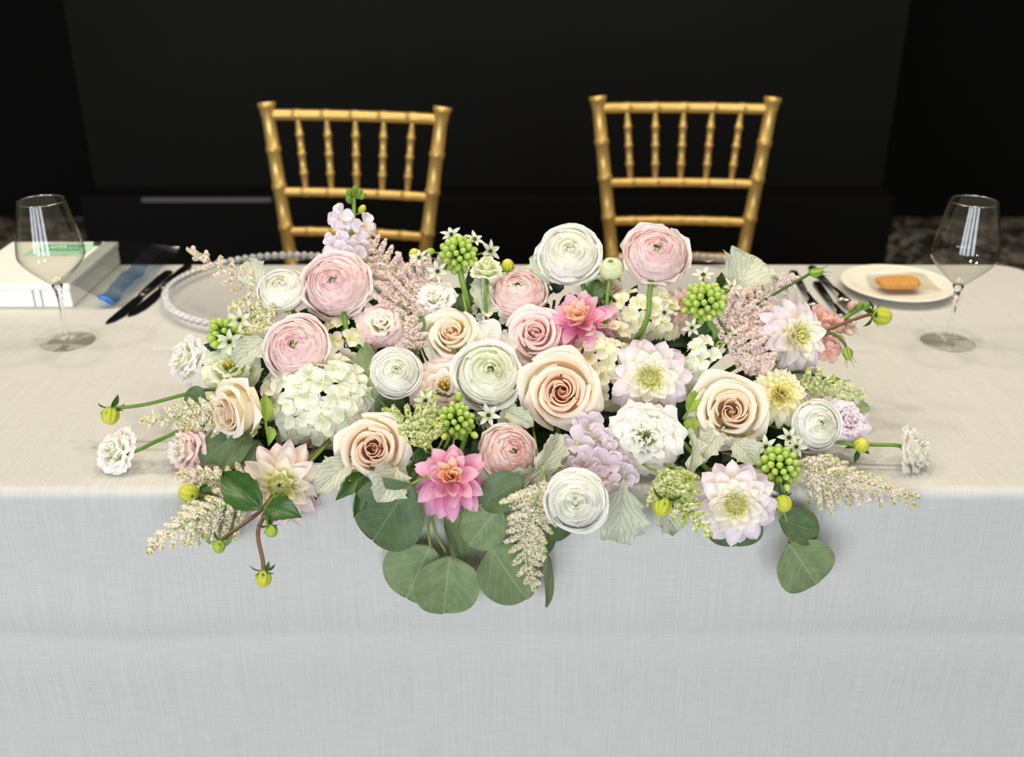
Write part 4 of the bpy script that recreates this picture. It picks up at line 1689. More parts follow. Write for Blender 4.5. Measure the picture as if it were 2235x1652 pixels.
# ------------------------------------------------------------------ dark filler foliage between the blooms
r_ = random.Random(21)
deep = [(545 + (k % 9) * 140 + r_.uniform(-30, 30), (760 if k < 9 else 950) + r_.uniform(-50, 50)) for k in range(18)]
deep += [(705, 1005), (905, 1030), (1085, 955), (1195, 965), (1525, 985), (1640, 1015), (720, 690), (880, 665), (1050, 670), (1210, 655), (1350, 680), (1480, 735), (1600, 690)]
for cx, cy in deep:
    base = P(cx, cy, .055)
    root = thing('greenery_sprig', 'sprig of dark green leaves tucked deep between the blooms', 'greenery', Matrix.Translation(base), 'dark filler sprigs')
    wpart('stem', mk_mesh('stem', *tube_geo([foam_point(base), base.lerp(foam_point(base), .5), base], .0018, 6)[:2], stem_dark), root)
    for i in range(7):
        an = r_.uniform(0, 6.28)
        ln = r_.uniform(60, 95)
        a = P(cx + 14 * math.cos(an), cy + 14 * math.sin(an), .052)
        b = P(cx + ln * math.cos(an), cy + ln * math.sin(an), r_.uniform(.02, .045))
        me = leaf_mesh('ovate', DARKG(), i % 3, .62, .1, .08)
        obj('leaf', me, root, WM[root.name].inverted() @ leaf_matrix(a, b, (r_.uniform(-.5, .5), r_.uniform(-.2, .6))))

# ------------------------------------------------------------------ roses
rose(986, 730, 70, 'cream', 'cream rose with an apricot heart, half behind a white ranunculus', -.10, .45)
rose(1226, 855, 98, 'peach', 'large peach rose wide open in the middle of the arrangement', .0, .10, dy=-.01)
rose(1596, 900, 96, 'cream', 'large pale cream rose above the yellow-centred lilac dahlia', .10, .15)
rose(815, 980, 84, 'peach', 'peach rose resting on grey leaves beside the pink dahlia', -.08, .05, dy=-.01)
rose(512, 900, 82, 'cream', 'ivory rose turned sideways between the hydrangea and the astilbe', -1.1, -.15, dy=-.005)
rose(1170, 732, 72, 'blushrose', 'blush pink rose beside the bright pink dahlia', -.05, .35)
rose(1325, 628, 40, 'cream', 'small peach rose low behind the green ranunculus bud', .2, .9, dy=.03)

# ------------------------------------------------------------------ ranunculus
ranunculus(735, 622, 80, 'pink', 'pink ranunculus bloom below the lilac stock spire', -.25, .30, dy=-.005, frill=.7, loose=.35, stem=[P(752, 690, .0), P(770, 745, .01)])
ranunculus(650, 760, 76, 'pink', 'pink ranunculus bloom above the white hydrangea', -.30, .25, dy=-.012, frill=.5)
ranunculus(615, 634, 58, 'white', 'white ranunculus bloom beside the grey leaf and pink ranunculus', -.3, .6, dy=.0, frill=.3)
ranunculus(1243, 556, 74, 'white', 'tall white ranunculus standing highest in the arrangement', -.05, .40, stem=[P(1275, 630, .01), P(1282, 690, .01)], loose=.5)
ranunculus(1430, 558, 77, 'pink', 'tall pink ranunculus with ragged petals on a green stem', .12, .45, stem=[P(1418, 640, .0), P(1405, 715, .0)], frill=1.0, loose=.5)
ranunculus(1132, 642, 66, 'blush', 'white ranunculus with blush petal tips below the green bud cluster', -.05, .75, dy=.01, frill=.7)
ranunculus(863, 814, 60, 'white', 'white ranunculus beside the upright eucalyptus leaf', .05, .20, dy=-.022)
green_eyed = ranunculus(1066, 818, 78, 'whitegreen', 'white ranunculus with a green eye and drooping outer petals', .10, .35, dy=-.012, loose=.9)
ranunculus(1257, 1090, 76, 'white', 'white ranunculus hanging over the table edge beside the lilac stock', -.05, -.20, dy=-.036, loose=.3)
ranunculus(1110, 992, 72, 'salmon', 'salmon pink ranunculus cupped by a grey curled leaf', .35, .25, dy=-.006, frill=.8)
ranunculus(1780, 928, 60, 'white', 'white ranunculus beside the lemon dahlia', .45, .10)

# three of its outer petals stand up behind it
for (fx, fy), (tx, ty), wd, tl in (((1075, 790), (1045, 700), .85, (-.1, .3)), ((1085, 795), (1098, 722), .9, (.3, .3)), ((1050, 800), (1012, 752), .9, (-.4, .3))):
    Mp = leaf_matrix(P(fx, fy, .004), P(tx, ty, .0), tl) @ Matrix.Rotation(PI / 2, 4, 'Z')
    obj('petal', flat_mesh(('upright', wd), PAL['white'][0], wd, .5, -.05, .02, 8, 8, .6, ruf=.02), green_eyed, WM[green_eyed.name].inverted() @ Mp)

# a ranunculus bud on a long stem
pb = P(1333, 583)
s_ = 24 * depth(pb) / FPX
axb = facing(1333, 583, pb, 0, .7)
rb = thing('ranunculus_bud', 'round green-white ranunculus bud on a tall bare stem', 'flower bud', axis_matrix(pb - axb * s_ * .7, axb, 0, s_))
for k, (n, R, Z) in enumerate(((4, .25, 1.55), (5, .5, 1.5), (5, .75, 1.35), (5, .92, 1.15))):
    for i in range(n):
        me = cup_mesh(('rbud', k), PAL['lisgreen'][k > 1 and 0 or 1], [(.1, 0), (R + .12, .15), (R + .18, Z * .55), (R * .85, Z * .9), (R * .5, Z)], 1.0, 8, 8, tip=.25, spiral=.06, seed=k)
        obj('petal', me, rb, rz(2 * PI * i / n + k))
for i in range(5):
    obj('sepal', flat_mesh('rsep', calyx_m, .5, .4, -.3, .8, 4, 6, .4, name='sepal'), rb, Matrix.Rotation(2 * PI * i / 5, 4, 'Z') @ Matrix.Translation((.2, 0, .0)) @ Matrix.Rotation(.15, 4, 'Y') @ Matrix.Scale(1.15, 4))
add_stem(rb, pb - axb * s_ * .7, axb, .0026, stem_m, [P(1325, 650, .0), P(1318, 722, .0)])

# ------------------------------------------------------------------ lisianthus
lisianthus(833, 706, 60, 'lisblush', 'round cream lisianthus with pink petal edges under the pink astilbe', .0, .40, ruffle=.03)
lisianthus(948, 650, 52, 'liswhite', 'white ruffled lisianthus between the pink astilbe and cream rose', -.25, .55, dy=.0, ruffle=.06)
lisianthus(970, 842, 76, 'lisopen', 'open blush lisianthus showing yellow stamens beside a white ranunculus', .0, .35, dy=.004, stamens=True, layers=4, deep=.7)
lisianthus(1412, 952, 86, 'liswhite', 'large white ruffled lisianthus below the lilac-white dahlia', .05, .10, dy=-.012, ruffle=.06)
lisianthus(248, 986, 62, 'liswhite', 'white lisianthus lying alone on the cloth below the yellow bud', -.8, .25, dy=.02, ruffle=.06, stem=[P(300, 983, .015), P(355, 957, .02), P(430, 930, .02)])
lisianthus(400, 983, 66, 'lisblush', 'blush white lisianthus lying on the cloth beside the ivory rose', -1.1, .1, dy=.02, ruffle=.05)
lisianthus(402, 784, 62, 'liswhite', 'creamy lisianthus turned away beside the star-shaped flowers', -1.1, .3, dy=.04, ruffle=.05)
lisianthus(500, 798, 66, 'lisgreen', 'creamy open lisianthus with yellow stamens above the ivory rose', -.2, .55, dy=.01, stamens=True, layers=4, deep=.7)
lisianthus(1852, 918, 58, 'lislilac', 'pale lilac lisianthus behind the white ranunculus and round yellow bud', .5, .3, dy=.006, ruffle=.05)
lisianthus(2000, 982, 62, 'liswhite', 'pale lisianthus lying alone on the cloth, its calyx turned to the arrangement', 1.5, .15, dy=.02, ruffle=.06, stem=[P(1960, 972, .018), P(1900, 970, .02), P(1840, 962, .03)])
lisianthus(1772, 835, 44, 'liswhite', 'cream lisianthus half hidden behind the lemon dahlia', .5, .4, dy=.035, ruffle=.05)
lisianthus(1062, 590, 38, 'lisgreen', 'pale green half-open lisianthus cup beside the green bud cluster', .05, 1.4, dy=.0, layers=4, deep=1.5, stem=[P(1062, 625, .0), P(1060, 668, .0)])
lisianthus(1210, 830, 30, 'liswhite', 'small white lisianthus deep between the peach rose and blush rose', .0, .4, dy=.05)

# ------------------------------------------------------------------ dahlias
dahlia(1418, 825, 98, 'dwhite', 'lilac-white dahlia with a yellow quilled centre above the ruffled lisianthus', .05, .15, dy=-.01)
dahlia(1605, 1100, 97, 'dwhite', 'lilac-white dahlia hanging over the table edge beside eucalyptus leaves', .05, -.12, dy=-.008)
dahlia(612, 1058, 96, 'dpink', 'pale pink dahlia with pointed petals and a tight green-yellow heart', -.10, -.05, dy=-.005, pointy=.7, width=.46, jit=.12, centre='bud',
       rings=[(10, .08, -.03, -16, .98, 1.0, PAL['dpink'][0]), (10, .08, .0, -2, .98, 1.0, PAL['dpink'][0]), (10, .08, .04, 13, .88, 1.0, PAL['dpink'][0]), (9, .08, .08, 28, .72, 1.0, PAL['dpink'][1]), (7, .08, .12, 46, .52, .9, PAL['dpink'][2])])
dahlia(1742, 735, 92, 'dwhite', 'lilac-white dahlia leaning out beside the coral stock', .75, .15, dy=-.005, pointy=.5)
hot_rings = [(9, .06, .0, -25, .95, 1.0, PAL['hotpink'][0]), (9, .06, .05, -2, .92, 1.0, PAL['hotpink'][0]), (8, .06, .1, 20, .85, 1.0, PAL['hotpink'][0]), (8, .06, .14, 40, .75, .95, PAL['hotpink'][1]), (7, .06, .18, 58, .62, .9, PAL['hotpink'][2]), (5, .04, .2, 75, .5, .7, PAL['hotpink'][2])]
dahlia(1268, 702, 92, 'hotpink', 'bright pink dahlia with a peach heart below the tall white ranunculus', -.25, .75, dy=-.01, rings=hot_rings, pointy=.4, width=.50, jit=.15, centre='none')
dahlia(985, 1045, 92, 'hotpink', 'bright pink dahlia drooping over the table edge below the green bud cluster', .05, .35, dy=-.032, rings=hot_rings, pointy=.45, width=.52, jit=.2, centre='none')
dahlia(1495, 668, 66, 'palepink', 'pale pink dahlia half hidden behind a green bud cluster', -.2, .7, dy=.02, pointy=.5, width=.36)
lem = PAL['lemon']
dahlia(1702, 862, 70, 'lemon', 'small lemon yellow ball dahlia beside the large cream rose', .25, .35, dy=-.004, pointy=.1, width=.36, jit=.05,
       rings=[(17, .06, .0, -12, .95, 1.0, lem[0]), (17, .06, .04, 2, .92, 1, lem[0]), (16, .06, .08, 16, .86, 1, lem[0]), (15, .06, .12, 30, .78, 1, lem[1]), (12, .06, .16, 44, .68, 1, lem[1]), (11, .06, .2, 58, .56, .95, lem[2]), (9, .05, .22, 70, .48, .9, lem[2])])

# ------------------------------------------------------------------ hydrangea
hydrangea(700, 885, 120, 102, 42, 'large white hydrangea head under the pink ranunculus', dy=.004, seed=3, ay=.2, fs=33)
hydrangea(755, 760, 62, 60, 12, 'small cream hydrangea cluster behind the white ranunculus', dy=.012, pal='hydcream', seed=4, fs=25)
hydrangea(1318, 805, 80, 100, 26, 'cream hydrangea cluster between the peach rose and lilac-white dahlia', dy=.004, pal='hydcream', seed=5, fs=25)
hydrangea(1400, 695, 105, 62, 28, 'cream hydrangea head under the tall pink ranunculus', dy=.014, pal='hydcream', seed=6, fs=25)
hydrangea(1528, 800, 48, 62, 12, 'cream hydrangea cluster between the dahlia and the cream rose', dy=.004, pal='hydrangea', seed=7, fs=22)
hydrangea(1085, 690, 62, 38, 10, 'white hydrangea cluster behind the white green-eyed ranunculus', dy=.016, pal='hydrangea', seed=8, fs=20)
hydrangea(1110, 905, 66, 36, 12, 'white hydrangea cluster under the white green-eyed ranunculus', dy=.012, pal='hydrangea', seed=9, fs=20)

# ------------------------------------------------------------------ stock
stock([(738, 472, 32, -.6, .3), (755, 486, 28, .2, .2), (800, 494, 34, .7, .3), (728, 530, 33, -.6, .2), (757, 540, 38, 0, .1), (790, 535, 34, .5, .1), (735, 558, 36, -.4, 0), (772, 566, 36, .2, 0)],
      'lilac stock spire with green buds rising in front of the angled gold chair', 'lilac', stem_pts=[(772, 430), (772, 470), (765, 520), (760, 570), (770, 620)], seed=1,
      tips=[(762, 422, 12, -.3, .9, 'g'), (775, 415, 12, .0, 1, 'g'), (785, 420, 11, .3, 1, 'g'), (762, 436, 12, -.4, .8, 'g'), (792, 428, 11, .8, .8, 'g'), (742, 452, 12, -.6, .8, 'y'), (790, 457, 14, .6, .8, 'y')])
stock([(1285, 935, 44, 0, .3), (1256, 968, 42, -.5, .1), (1305, 955, 38, .3, .2), (1328, 992, 40, .2, .3), (1272, 1012, 42, -.3, 0), (1312, 1018, 44, .1, 0), (1348, 1022, 40, .4, 0), (1368, 1045, 36, .7, -.2), (1340, 1062, 32, .2, -.5), (1298, 1046, 34, -.1, -.2)],
      'mauve stock cluster beside the large white ruffled lisianthus', 'mauve', dy=-.012, seed=2, tips=[(1312, 1070, 15, 0, -.6, 'p'), (1330, 975, 15, .1, .5, 'p')])
stock([(1790, 690, 30, .2, .3), (1820, 705, 30, .4, .3), (1800, 735, 30, .3, .1), (1820, 750, 30, .6, -.1), (1812, 770, 26, .4, -.2)],
      'coral pink stock spire leaning out beside the lilac-white dahlia', 'coral', dy=.012, seed=3, stem_pts=[(1880, 672), (1850, 690), (1815, 720), (1780, 750)],
      tips=[(1858, 666, 14, .5, .6, 'p'), (1875, 668, 13, .5, .8, 'g'), (1890, 668, 14, .8, .6, 'g'), (1858, 705, 14, .8, .0, 'p'), (1852, 725, 14, .8, -.4, 'p')])

# ------------------------------------------------------------------ star of Bethlehem
ornithogalum(487, 728, 36, 'star of Bethlehem with two open stars beside the grey leaf', 16, [(522, 698, 28, .0, .2), (500, 746, 30, -.1, .1)], [(468, 705, 11), (462, 740, 12), (470, 752, 12)], -.6, .3, dy=.0,
             stem=[P(545, 738, .0), P(590, 750, .01)], seed=1)
ornithogalum(1000, 553, 38, 'green bud cluster ringed by white stars in front of the black wall', 30, [(985, 512, 26, -.1, 1.0), (1036, 522, 24, .4, 1.0), (1070, 548, 28, .8, .3), (915, 562, 24, -.5, .8), (955, 592, 26, -.3, .3)],
             [(940, 548, 10)], .0, .25, dy=-.004, stem=[P(1008, 610, .0), P(1022, 670, .01)], seed=2)
ornithogalum(1540, 660, 42, 'green bud cluster in front of the pale pink dahlia', 34, [(1535, 600, 26, 0, 1.1), (1598, 628, 26, .7, .6), (1510, 715, 22, -.1, .1), (1450, 682, 24, -.5, .2), (1603, 732, 26, .8, .2)],
             [(1508, 628, 10), (1562, 626, 10), (1576, 668, 10), (1494, 678, 10), (1548, 694, 10)], .05, .2, dy=-.012, stem=[P(1548, 705, -.004), P(1552, 745, .01)], seed=3)
ornithogalum(994, 918, 38, 'green bud cluster with trailing buds above the drooping pink dahlia', 28, [(928, 874, 26, -.2, .2), (944, 902, 26, -.1, -.1), (1066, 906, 27, .1, .1)],
             [(1001, 866, 11), (1008, 892, 11), (950, 926, 11), (1036, 950, 11), (990, 980, 11), (970, 953, 11)], .05, .1, dy=-.02, seed=4)
ornithogalum(1702, 1020, 42, 'green bud spike beside the dahlia that hangs over the edge', 34, [(1672, 975, 28, -.2, .3), (1722, 955, 27, .3, .4), (1738, 975, 26, .5, .0)], [(1718, 1065, 11), (1690, 990, 11)], .3, -.1, dy=-.006, seed=5, long_=1.5)

# ------------------------------------------------------------------ astilbe
astilbe([(640, 690), (560, 640), (490, 590), (408, 543)], 'cream and pink astilbe plume pointing away over the beaded charger', 'ablush', seed=1, blen=50, green=.15)
astilbe([(600, 720), (560, 690), (500, 670)], 'short bushy astilbe plume under the white ranunculus beside the charger', 'acream', seed=2, blen=50, nb=9, green=.35, dy=.005)
astilbe([(880, 690), (855, 600), (820, 545), (780, 490)], 'dusty pink astilbe plume climbing beside the lilac stock spire', 'apink', seed=3, blen=62, green=.10)
astilbe([(890, 740), (890, 660), (920, 600), (990, 560)], 'dusty pink astilbe plume behind the round cream lisianthus', 'apink', seed=4, blen=85, nb=13, green=.08, dy=.004)
astilbe([(900, 700), (880, 640), (885, 590), (930, 585)], 'dusty pink astilbe plume between two others of its kind', 'apink', seed=14, blen=75, nb=13, green=.08, dy=.012)
astilbe([(895, 770), (905, 730), (895, 690)], 'tiny dusty pink astilbe tuft beside the cream rose', 'apink', seed=15, blen=26, nb=6, green=.05, stem_to=True, dy=-.01)
astilbe([(1570, 760), (1610, 700), (1660, 650), (1742, 605)], 'rose pink astilbe plume pointing to the forks', 'apink', seed=5, blen=75, nb=13, green=.06)
astilbe([(1560, 720), (1610, 660), (1640, 620), (1690, 602)], 'green-tipped astilbe plume beside the pale grey leaf', 'agreen', seed=6, blen=50, nb=9, dy=.012, green=.3)
astilbe([(1570, 745), (1620, 760), (1660, 790), (1676, 800)], 'rose pink astilbe plume drooping above the lemon dahlia', 'apink', seed=16, blen=55, nb=10, green=.06, dy=-.006)
astilbe([(1560, 700), (1620, 690), (1665, 720), (1640, 790)], 'rose pink astilbe plume beside the leaning dahlia', 'apink', seed=17, blen=60, nb=11, green=.06, dy=-.002)
astilbe([(945, 985), (925, 940), (900, 915), (835, 893)], 'greenish cream astilbe plume resting on the peach rose', 'agreen', seed=7, blen=55, nb=9, green=.35, dy=-.03)
astilbe([(930, 985), (935, 930), (930, 880), (938, 850)], 'greenish cream astilbe tuft beside the star flowers', 'agreen', seed=18, blen=40, nb=8, green=.35, dy=-.024)
astilbe([(1185, 1030), (1165, 1110), (1145, 1190), (1167, 1281)], 'long cream astilbe plume hanging down over the eucalyptus leaf', 'acream', seed=8, blen=78, nb=14, green=.15, spread=.9, droop=.2, yabs=-.055)
astilbe([(1432, 1025), (1455, 1060), (1490, 1110), (1556, 1168)], 'yellow-green astilbe plume around the round yellow bud', 'agreen', seed=9, blen=62, nb=11, green=.45, dy=-.022)
astilbe([(1475, 1020), (1482, 1045), (1500, 1090), (1490, 1130)], 'yellow-green astilbe plume below the ruffled lisianthus', 'agreen', seed=19, blen=45, nb=9, green=.45, dy=-.016)
astilbe([(1730, 1000), (1800, 1030), (1890, 1055), (2008, 1088)], 'long blush astilbe plume trailing out over the cloth edge', 'ablush', seed=10, blen=72, nb=14, green=.35, droop=.35)
astilbe([(560, 1080), (470, 1110), (400, 1145), (318, 1196)], 'long cream astilbe plume trailing down beside the yellow dahlia bud', 'acream', seed=11, blen=66, nb=13, green=.2, droop=.3, dy=-.008)
astilbe([(520, 905), (450, 905), (390, 910), (305, 920)], 'cream astilbe plume pointing out past the ivory rose', 'acream', seed=12, blen=52, nb=11, green=.3, dy=-.004)
astilbe([(570, 1060), (500, 1050), (440, 1045), (384, 1034)], 'cream astilbe plume lying along the cloth edge above the yellow bud', 'acream', seed=13, blen=40, nb=10, green=.25, dy=-.002)
astilbe([(1740, 850), (1790, 838), (1840, 850), (1890, 868)], 'thin yellow-green astilbe plume above the pale lilac lisianthus', 'agreen', seed=20, blen=35, nb=8, green=.3, dy=.0)


# ------------------------------------------------------------------ buds on stems
def dahlia_bud(px, py, r, label, stem, ax, ay, dy=0.0, pal='lisbud', open_=False, sm=None):
    p = P(px, py, dy)
    s = r * depth(p) / FPX
    axv = facing(px, py, p, ax * 2.4, ay * 2.4)
    base = p - axv * s * .9
    root = thing('dahlia_bud', label, 'flower bud', axis_matrix(base, axv, rnd.uniform(0, 6), s), 'dahlia buds on bare stems')
    m = PAL[pal][0]
    me = CACHE.get(('dbudb', m.name))
    if not me:
        me = blob('bud', .98, .98, 1.0, m, 40, 14, lambda v, a, k: Vector((v.x * (1 - .26 * (1 - abs(math.sin(4 * a))) ** 3), v.y * (1 - .26 * (1 - abs(math.sin(4 * a))) ** 3), v.z * (1 if v.z < 0 else 1.08))))
        CACHE[('dbudb', m.name)] = me
    obj('bud', me, root, Matrix.Translation((0, 0, .9)) @ Matrix.Scale(.95, 4))
    for i in range(7):
        obj('bract', flat_mesh(('bract', i % 2), GREEN(), .5, .5, -.2 - .3 * (i % 2), .6, 4, 6, .5, seed=i % 2, name='bract'), root,
            Matrix.Rotation(i * .9, 4, 'Z') @ Matrix.Translation((.15, 0, -.05)) @ Matrix.Rotation((.15 if i % 2 else -.75) + rnd.uniform(-.3, .3), 4, 'Y') @ Matrix.Scale(1.5 if i % 2 else 1.25, 4))
    pts = [P(x, y, d) for x, y, d in stem]
    V, F, U = tube_geo(spline([base + axv * s * .1] + pts + [foam_point(pts[-1])], 6), .0021, 7)
    wpart('stem', mk_mesh('stem', V, F, sm or stem_m, U), root)
    return root


def lis_bud(px, py, r, label, stem, d2, dy=0.0):
    """slender bud with threadlike sepals; d2 = pixel direction it points"""
    p = P(px, py, dy)
    s = r * depth(p) / FPX
    axv = (P(px + d2[0], py + d2[1], dy) - p).normalized()
    root = thing('lisianthus_bud', label, 'flower bud', axis_matrix(p - axv * s * 1.0, axv, 0, s), 'slender lisianthus buds')
    me = CACHE.get('lbud')
    if not me:
        me = blob('bud', .72, .72, 1.15, PAL['gbud'][0], 20, 12, lambda v, a, k: Vector((v.x * (1.1 - .55 * k) * (1 + .1 * math.cos(5 * a + 4 * k)), v.y * (1.1 - .55 * k) * (1 + .1 * math.cos(5 * a + 4 * k)), v.z)))
        CACHE['lbud'] = me
    obj('bud', me, root, Matrix.Translation((0, 0, 1.0)))
    for i in range(5):
        a = i * 1.2566
        V, F, U = tube_geo(spline([(.2 * math.cos(a), .2 * math.sin(a), 0), (.75 * math.cos(a), .75 * math.sin(a), .8), (.55 * math.cos(a), .55 * math.sin(a), 1.9), (.9 * math.cos(a), .9 * math.sin(a), 3.0)], 4), [.07] * 6 + [.05] * 4 + [.03] * 3, 5)
        obj('sepal', mk_mesh('sepal', V, F, stem_m, U), root)
    pts = [P(x, y, d) for x, y, d in stem]
    wpart('stem', mk_mesh('stem', *tube_geo(spline([p - axv * s] + pts + [foam_point(pts[-1])], 6), .0018, 7)[:2], stem_dark), root)


dahlia_bud(241, 906, 21, 'nodding yellow-green dahlia bud on a long stem over the bare cloth', [(280, 888, .03), (330, 880, .025), (420, 857, .02), (480, 850, .02)], -.1, -1.4, .03)
dahlia_bud(413, 1076, 23, 'round yellow dahlia bud on a reddish stem beside the pointed green leaf', [(460, 1080, -.01), (505, 1076, -.01), (560, 1060, .0)], -1.2, .2, -.012, sm=stem_brown)
dahlia_bud(478, 1192, 15, 'tight green dahlia bud hanging above the cloth on a thin brown stem', [(500, 1165, -.02), (565, 1118, -.015), (600, 1080, .0)], -.3, -1.5, -.02, 'gbud', sm=stem_brown)
dahlia_bud(575, 1262, 19, 'yellow-green dahlia bud dangling lowest on a curved brown stem', [(573, 1220, -.025), (563, 1160, -.02), (585, 1112, -.015), (605, 1070, .0)], .0, -1.6, -.025, sm=stem_brown)
dahlia_bud(592, 1158, 15, 'small leafy green dahlia bud under the pale pink dahlia', [(585, 1130, -.02), (590, 1105, -.01)], .5, -1.0, -.022, 'gbud')
dahlia_bud(1924, 690, 22, 'yellow dahlia bud on a dark stem beside the small plate', [(1885, 690, .01), (1800, 722, .0), (1770, 740, .01)], 1.5, -.2, .01, sm=stem_brown)
dahlia_bud(1446, 1106, 22, 'round yellow dahlia bud nestled in yellow-green astilbe', [(1470, 1080, -.015), (1480, 1040, .0)], -.3, -.9, -.024)
dahlia_bud(1880, 972, 18, 'round yellow-green dahlia bud beside the lone pale lisianthus', [(1850, 968, .01), (1800, 960, .02)], .2, .25, .004)
dahlia_bud(1710, 1098, 20, 'open yellow-green dahlia bud beside the hanging eucalyptus', [(1705, 1070, -.005), (1690, 1040, .0)], .3, -.6, -.006)
dahlia_bud(1108, 580, 15, 'yellow bud half hidden behind the blush-tipped ranunculus', [(1108, 610, .0), (1110, 650, .01)], .0, .9, .01)
dahlia_bud(905, 556, 14, 'yellow bud peeping out behind the pink astilbe', [(905, 585, .01), (910, 640, .02)], -.2, .9, .012)
lis_bud(1782, 594, 15, 'slender green bud with threadlike tips in front of the forks', [(1755, 605, .0), (1680, 648, .0), (1620, 690, .01)], (50, -8))
lis_bud(1850, 772, 15, 'slender green bud curving down below the coral stock', [(1840, 745, .0), (1815, 728, .0), (1780, 740, .01)], (12, 50))
lis_bud(1826, 833, 14, 'slender green bud above the pale lilac lisianthus', [(1795, 824, .01), (1755, 813, .01), (1720, 815, .02)], (50, 12), .01)


# ------------------------------------------------------------------ eucalyptus, dusty miller and dahlia leaves
def branch(name, label, cat, group, leaves, stems, mats, kind, yabs=None, sm=None, srad=.0014):
    """leaves: (foot px, tip px, width, tilt, seed[, mat index][, dy]); stems: pixel lines"""
    def W(x, y, d=0.0):
        return PY(x, y, yabs + d) if yabs is not None else P(x, y, d)
    a0 = W(*stems[0][0]) if stems else W(*leaves[0][0])
    root = thing(name, label, cat, Matrix.Translation(a0), group)
    for lf in leaves:
        (fx, fy), (tx, ty), wd, tilt, sd = lf[:5]
        mi = lf[5] if len(lf) > 5 else 0
        dd = lf[6] if len(lf) > 6 else 0.0
        dt = lf[7] if len(lf) > 7 else 0.0
        me = leaf_mesh(kind, mats[mi], sd, wd, .10 if kind == 'round' else .22, .05 if kind == 'round' else .10)
        obj('leaf', me, root, WM[root.name].inverted() @ leaf_matrix(W(fx, fy, dd), W(tx, ty, dd + dt), tilt))
    for s in stems:
        wpart('stem', mk_mesh('stem', *tube_geo(spline([W(*q) for q in s], 6), srad, 6)[:2], sm or PAL['aststem'][0]), root)
    return root


E = (EUC(), EUC2())
eu = lambda label, leaves, stems, yabs=None, **k: branch('eucalyptus_branch', label, 'eucalyptus', 'silver dollar eucalyptus', leaves, stems, E, 'round', yabs, **k)
eu('eucalyptus sprig with two broad overlapping leaves hanging below the pink dahlia',
   [((940, 1192), (888, 1303), 1.02, (-.1, 0), 1), ((981, 1214), (968, 1338), .92, (.1, 0), 2, 0, -.016), ((972, 1112), (1012, 1242), .45, (.9, 0), 3, 0, .0)],
   [[(952, 1080), (942, 1118), (935, 1150), (940, 1195)], [(942, 1118), (952, 1165), (981, 1217)], [(978, 1095), (973, 1114)]], -.032)
eu('eucalyptus sprig with round leaves behind the hanging cream astilbe',
   [((1092, 1106), (1022, 1190), .82, (.1, .1), 4, 0), ((1068, 1190), (1150, 1308), .82, (.0, -.1), 5), ((1193, 1208), (1190, 1324), .30, (1.6, 0), 6), ((1142, 1048), (1050, 1102), .75, (0, .2), 7, 1), ((1178, 1130), (1165, 1215), .8, (.2, 0), 8, 1, .01)],
   [[(1120, 1060), (1095, 1105), (1068, 1192)], [(1185, 1120), (1186, 1170), (1193, 1210)], [(1020, 1100), (1008, 1130)]], -.036)
eu('single broad eucalyptus leaf below the peach rose', [((898, 1055), (815, 1178), .95, (-.2, 0), 9, 1)], [[(950, 1030), (898, 1056)]], -.035)
eu('eucalyptus sprig with two leaves hanging alone below the open yellow bud',
   [((1700, 1132), (1787, 1165), .80, (.0, .2), 10, 1), ((1722, 1186), (1782, 1275), 1.05, (.1, 0), 11, 0, -.008)], [[(1703, 1095), (1718, 1140), (1722, 1187)], [(1698, 1100), (1702, 1134)]], -.034)
eu('eucalyptus leaf behind the dahlia that hangs over the edge', [((1600, 1100), (1606, 1190), 1.1, (0, -.1), 12, 1)], [[(1605, 1060), (1600, 1102)]], -.014)
eu('eucalyptus leaf behind the long trailing cream astilbe plume', [((492, 1098), (455, 1186), .85, (-.2, 0), 13, 0), ((470, 1075), (425, 1098), .4, (-.2, .3), 14, 0)], [[(530, 1070), (492, 1099)]], -.022)
eu('eucalyptus leaf standing on the cloth behind the cream astilbe', [((450, 872), (402, 866), 1.05, (-.3, .2), 15, 1)], [[(500, 880), (450, 873)]])
eu('tiny eucalyptus leaf beyond the pale lilac lisianthus', [((1868, 895), (1898, 888), .8, (.2, .3), 16, 0)], [[(1820, 900), (1868, 896)]])
eu('upright narrow eucalyptus leaf beside the white ranunculus', [((832, 876), (795, 752), .42, (-.7, .2), 17, 0, .006)], [[(850, 900), (832, 876)]])
eu('eucalyptus leaf tucked beside the cream rose', [((905, 775), (918, 690), .45, (-.5, .3), 18, 0, .004)], [[(900, 810), (905, 776)]])
eu('dark eucalyptus leaf under the white ranunculus', [((880, 862), (820, 900), .75, (0, .3), 19, 1, .008)], [[(900, 850), (880, 863)]])
eu('dark eucalyptus leaf under the green bud cluster by the pale dahlia', [((1590, 700), (1508, 745), .75, (0, .3), 20, 1, .016)], [[(1610, 690), (1590, 701)]])
eu('dark folded eucalyptus leaves under the ivory rose', [((545, 945), (482, 1030), .5, (-.3, .3), 21, 1, .006), ((530, 940), (440, 1010), .7, (-.3, .5), 22, 1, .015), ((560, 960), (520, 1040), .6, (0, .4), 23, 1, .012)], [[(570, 930), (545, 946)]])
eu('eucalyptus leaf half under the hanging white ranunculus', [((1170, 1100), (1245, 1165), .8, (.2, 0), 24, 1)], [[(1150, 1080), (1170, 1101)]], -.024)
eu('dark eucalyptus leaves behind the green cluster at the back', [((1010, 640), (985, 700), .7, (0, .3), 25, 1, .02), ((1040, 700), (1010, 640), .6, (0, .5), 26, 1, .03), ((960, 590), (990, 545), .7, (0, .3), 27, 1, .02)], [[(1020, 690), (1010, 641)]])

